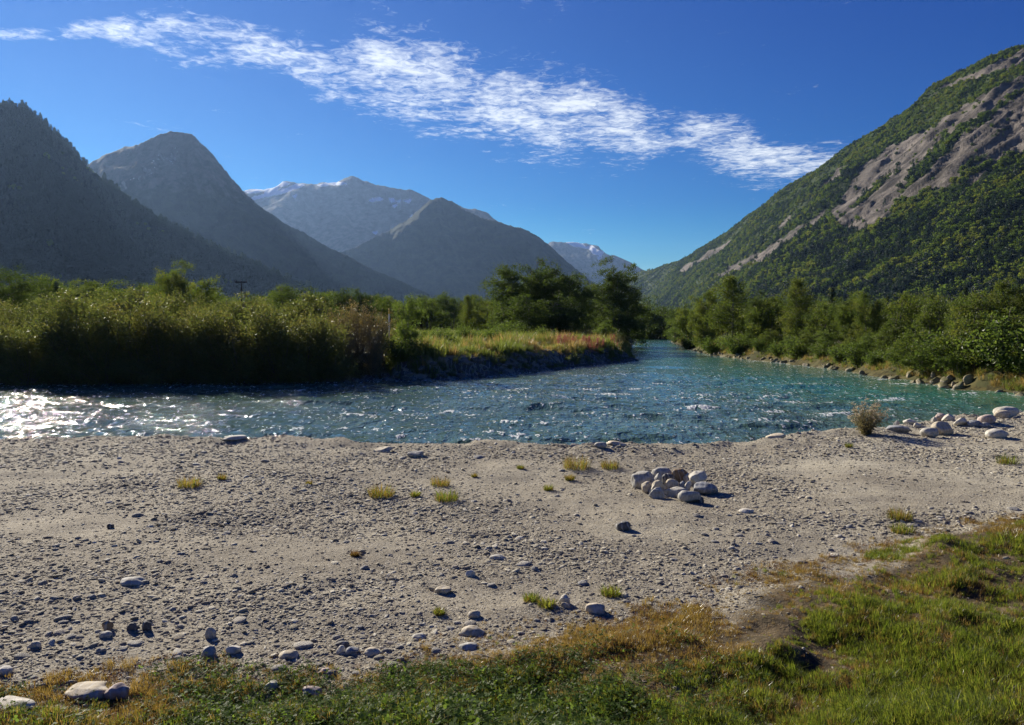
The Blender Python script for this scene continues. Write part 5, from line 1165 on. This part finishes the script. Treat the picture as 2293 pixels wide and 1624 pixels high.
# dry shrub with seed heads at the water edge
b = on_ground(1938, 976); r = np.random.default_rng(77); e = link('wildflower_shrub', None, label='dry bushy plant with cream seed heads standing at the water edge', cat='shrub', loc=b)
st, lf, sd = MB(), MB(), MB()
m_ = b[1] / FOC; Hs = 74 * m_; Ws = 44 * m_
for i in range(52):
    az = r.uniform(0, 6.283); out = Ws * math.sqrt(r.uniform(0, 1)); h = Hs * (1.05 - .35 * (out / Ws) ** 2) * r.uniform(.6, 1); t = np.linspace(0, 1, 6)[:, None]
    path = np.array([math.cos(az), math.sin(az), 0]) * (out * t ** 1.1 + .02) + np.array([0, 0, h]) * t ** .9 + np.array([.08 * h, 0, 0]) * t ** 2; st.add(*tube(path, np.linspace(.004, .0018, 6), 4))
    k = 60; tt_ = r.uniform(.02, .95, k) ** 1.4; c = np.stack([np.interp(tt_, t[:, 0], path[:, q]) for q in range(3)], 1) + r.normal(0, .03, (k, 3)); c[:, 2] = np.maximum(c[:, 2], .005)
    v, f = leaf_quads(c, .04, .014, r, .3); lf.add(v, f, np.repeat(np.clip(r.normal(.5, .25, k), 0, 1), 4))
    for q in range(3):
        p = path[-1 - q // 2] + r.normal(0, .022, 3) * np.array([1, 1, .5]); v, f = leaf_quads(p + r.normal(0, .010, (14, 3)), .018, .016, r); sd.add(v, f, np.repeat(np.clip(r.normal(.5, .2, 14), 0, 1), 4))
link('stems', st.mesh('stems', M['bark']), e); link('foliage', lf.mesh('foliage', M['dry_leaf'], False), e); link('seed_heads', sd.mesh('seed_heads', M['seed'], False), e)

# meadow on the island and far bank
ms = [tuft_src(31, 46, 1.0, .28, .35, .022, 'meadow', .45), tuft_src(32, 44, .9, .3, .3, .024, 'meadow', .4), tuft_src(33, 46, .95, .3, .3, .03, 'meadow_green', .5), tuft_src(34, 40, .8, .32, .25, .035, 'meadow_green', .6)]
n = 42000
P2 = np.column_stack([rng.uniform(-34, 26, n), rng.uniform(36, 110, n)]); d, nr, g = masks(P2); ppx = CX + FOC * P2[:, 0] / P2[:, 1]
k = (d > .2) & ~nr & (ppx < 1440) & (ppx > -60) & (rng.uniform(size=n) < np.where(ppx > 870, 1.0, 0.0) * np.clip(70 / P2[:, 1], .3, 1)); P2, d, ppx = P2[k], d[k], ppx[k]; n = len(P2); z = height(P2)
gold = np.clip(sstep(880, 960, ppx) * sstep(.5, 1.6, d) * sstep(11, 6, d + 3 * fbm(P2[:, 0] * .2, P2[:, 1] * .2, 5, 2)) * (.42 + .8 * fbm(P2[:, 0] * .3, P2[:, 1] * .3, 6, 3)), 0, .85)
idx = np.where(rng.uniform(size=n) < gold, rng.integers(0, 2, n), rng.integers(2, 4, n)); h = rng.uniform(.3, .85, n) * (.65 + .55 * sstep(.8, 2.5, d)) * (1 + .55 * fbm(P2[:, 0] * .45, P2[:, 1] * .3, 9, 3))
scatter('meadow_grass', np.column_stack([P2, z]), yaw(n, .12), np.column_stack([h * 1.2, h * 1.2, h]), idx, ms, 'tall golden and green grass growing on the island bank')
n = 5200
j = rng.uniform(0, 1, n); ln = np.array([tuple(p) for p in rw]); s0 = np.concatenate([[0], np.cumsum(np.hypot(*np.diff(ln, axis=0).T))]); s_ = s0[-1] * j ** 1.6
pl = np.stack([np.interp(s_, s0, ln[:, k]) for k in range(2)], 1); pl[:, 0] += rng.uniform(.4, 3.2, n); pl[:, 1] += rng.uniform(-.3, 1.5, n); d, nr, g = masks(pl); k = (d > .55) & ~nr; pl = pl[k]; n = len(pl)
h = rng.uniform(.15, .42, n); scatter('bank_grass', np.column_stack([pl, height(pl)]), yaw(n, .15), np.column_stack([h * 1.3, h * 1.3, h]), np.where(rng.uniform(size=n) < .45, rng.integers(0, 2, n), rng.integers(2, 4, n)), ms, 'yellow-green grass and moss along the foot of the right bank')


def fw_src(seed):
    r = np.random.default_rng(seed); mb = MB()
    for i in range(7):
        b_ = np.array([*r.normal(0, .16, 2), 0]); h = r.uniform(.7, 1.1); top = b_ + np.array([*r.normal(0, .08, 2), h]); mb.add(*tube([b_, (b_ + top) / 2, top], [.008, .007, .003], 4))
        k = 70; t = r.uniform(.35, 1, k); c = b_ + (top - b_) * t[:, None] + r.normal(size=(k, 3)) * (.06 * (1.1 - t))[:, None]; v, f = leaf_quads(c, .09, .03, r, .4); mb.add(v, f, np.repeat(np.clip(r.normal(.5, .25, k), 0, 1), 4))
    return source(mb.mesh('fw', M['fireweed'], False))


fs = [fw_src(1), fw_src(2)]; pts = []
for c_, Y, w_, k in ((1300, 62, 4.0, 17), (1215, 64, 3.0, 8), (1255, 63, 2.4, 5), (1325, 59, 2.2, 5)):
    x0 = at_y(c_, HOR, Y)[0]; pts.append(np.column_stack([rng.normal(x0, w_ * .42, k), rng.normal(Y, 2.2, k)]))
P2 = np.concatenate(pts); d, nr, g = masks(P2); P2 = P2[d > 1.2]; n = len(P2); h = rng.uniform(.65, 1.0, n)
scatter('fireweed', np.column_stack([P2, height(P2)]), yaw(n, .08), np.column_stack([h] * 3), rng.integers(0, 2, n), fs, 'patch of red fireweed in front of the dark trees')

# ------------------------------------------------------------------ built things
p = at_y(540, 630, 160.0); zb = gz(p[0], 160.0); h = p[2] - zb
e = link('utility_pole', None, label='wooden utility pole with one crossarm above the left thicket', cat='utility pole', loc=(p[0], 160, zb))
mb = MB(); mb.add(*tube([(0, 0, -.5), (0, 0, h * .5), (0, 0, h)], [.17, .15, .12], 8)); link('pole', mb.mesh('pole', M['weathered_wood']), e)
mb = MB(); mb.box((-1.22, -.22, h - .30), (1.22, -.10, h - .08)); ca = link('crossarm', mb.mesh('crossarm', M['weathered_wood'], False), e)
for q in (-1.12, -.05, 1.12):
    mb = MB(); mb.add(*tube([(q, -.16, h - .09), (q, -.16, h + .08), (q, -.16, h + .12), (q, -.16, h + .26)], [.03, .03, .09, .05], 8)); link('insulator', mb.mesh('insulator', M['insulator']), ca)
p = at_y(871, 691, 56.0); zb = gz(p[0], 56.0); h = p[2] - zb
e = link('marker_post', None, label='thin yellow and white marker post behind the brownish shrubs', cat='post', loc=(p[0], 56, zb))
mb = MB(); mb.add(*tube([(0, 0, -.3), (0, 0, h * .5), (0, 0, h - .38)], [.05, .05, .05], 8)); link('white_shaft', mb.mesh('white_shaft', M['white_paint']), e)
mb = MB(); mb.add(*tube([(0, 0, h - .38), (0, 0, h - .1), (0, 0, h - .02), (0, 0, h)], [.055, .055, .05, .01], 8)); link('yellow_top', mb.mesh('yellow_top', M['yellow_paint']), e)
Y = 118.0; p = at_y(930, 688, Y); zb = gz(p[0], Y); wd = 24 * Y / FOC; h = p[2] - zb
e = link('shed', None, label='small dark wooden shed half hidden behind the green young tree', cat='shed', loc=(p[0], Y, zb))
mb = MB(); mb.box((-wd / 2, .025, -.1), (-wd / 2 + .05, 1.8, h - .32)); mb.box((wd / 2 - .05, .025, -.1), (wd / 2, 1.8, h - .32)); mb.box((-wd / 2 + .052, 1.75, -.1), (wd / 2 - .052, 1.8, h - .32)); wl = link('wall', mb.mesh('wall', M['weathered_wood'], False), e)
for i in range(9):
    mb = MB(); x0 = -wd / 2 + i * wd / 9; mb.box((x0 + .005, -.02 - .012 * (i % 2), -.1), (x0 + wd / 9 - .005, .02, h - .32)); link('plank', mb.mesh('plank', M['weathered_wood'], False), wl)
mb = MB(); mb.add([(-wd / 2 - .12, -.25, h - .30), (wd / 2 + .12, -.25, h - .30), (wd / 2 + .12, 2.0, h - .12), (-wd / 2 - .12, 2.0, h - .12), (-wd / 2 - .12, -.25, h - .18), (wd / 2 + .12, -.25, h - .18), (wd / 2 + .12, 2.0, h), (-wd / 2 - .12, 2.0, h)], [(0, 3, 2, 1), (4, 5, 6, 7), (0, 1, 5, 4), (1, 2, 6, 5), (2, 3, 7, 6), (3, 0, 4, 7)]); link('roof', mb.mesh('roof', M['weathered_wood'], False), e)
# dry straws on the gravel
for px, py, L_, a_, lb in ((1205, 1245, .16, .6, 'pale dry straw lying on the gravel in front of the fire ring'), (1083, 1475, .14, .5, 'pale dry stalk lying on the foreground grass'), (1212, 1405, .13, .7, 'dry stalk lying at the upper edge of the foreground grass')):
    g0 = on_ground(px, py); d_ = np.array([math.cos(a_), -math.sin(a_), 0]) * L_ / 2; mb = MB(); mb.add(*tube([-d_, np.array([0, 0, .01]), d_ + np.array([0, 0, .004])], [.003, .003, .002], 5)); link('straw', mb.mesh('straw', M['straw']), label=lb, cat='straw', loc=g0 + np.array([0, 0, .012]))

# ------------------------------------------------------------------ haze: the valley air
TOPZ = max(float(q[1][:, 2].max()) for q in (m1, m2, m3, m4, m5, m6))
print('highest', TOPZ)
mb = MB(); mb.box((-11700, -11700, -6.5), (11700, 11700, TOPZ + 25))
hm, nt, out = mat('valley_air'); pv = N(nt, 'ShaderNodeVolumePrincipled', i_Density=2.6e-5, i_Anisotropy=0.5); pv.inputs['Color'].default_value = (0.36, 0.58, 1.0, 1)
nt.links.new(pv.outputs[0], out.inputs['Volume'])
hz = link('haze', mb.mesh('haze', hm, False), kind='stuff', label='thin blue haze filling the valley air')
for q in mountains: pass
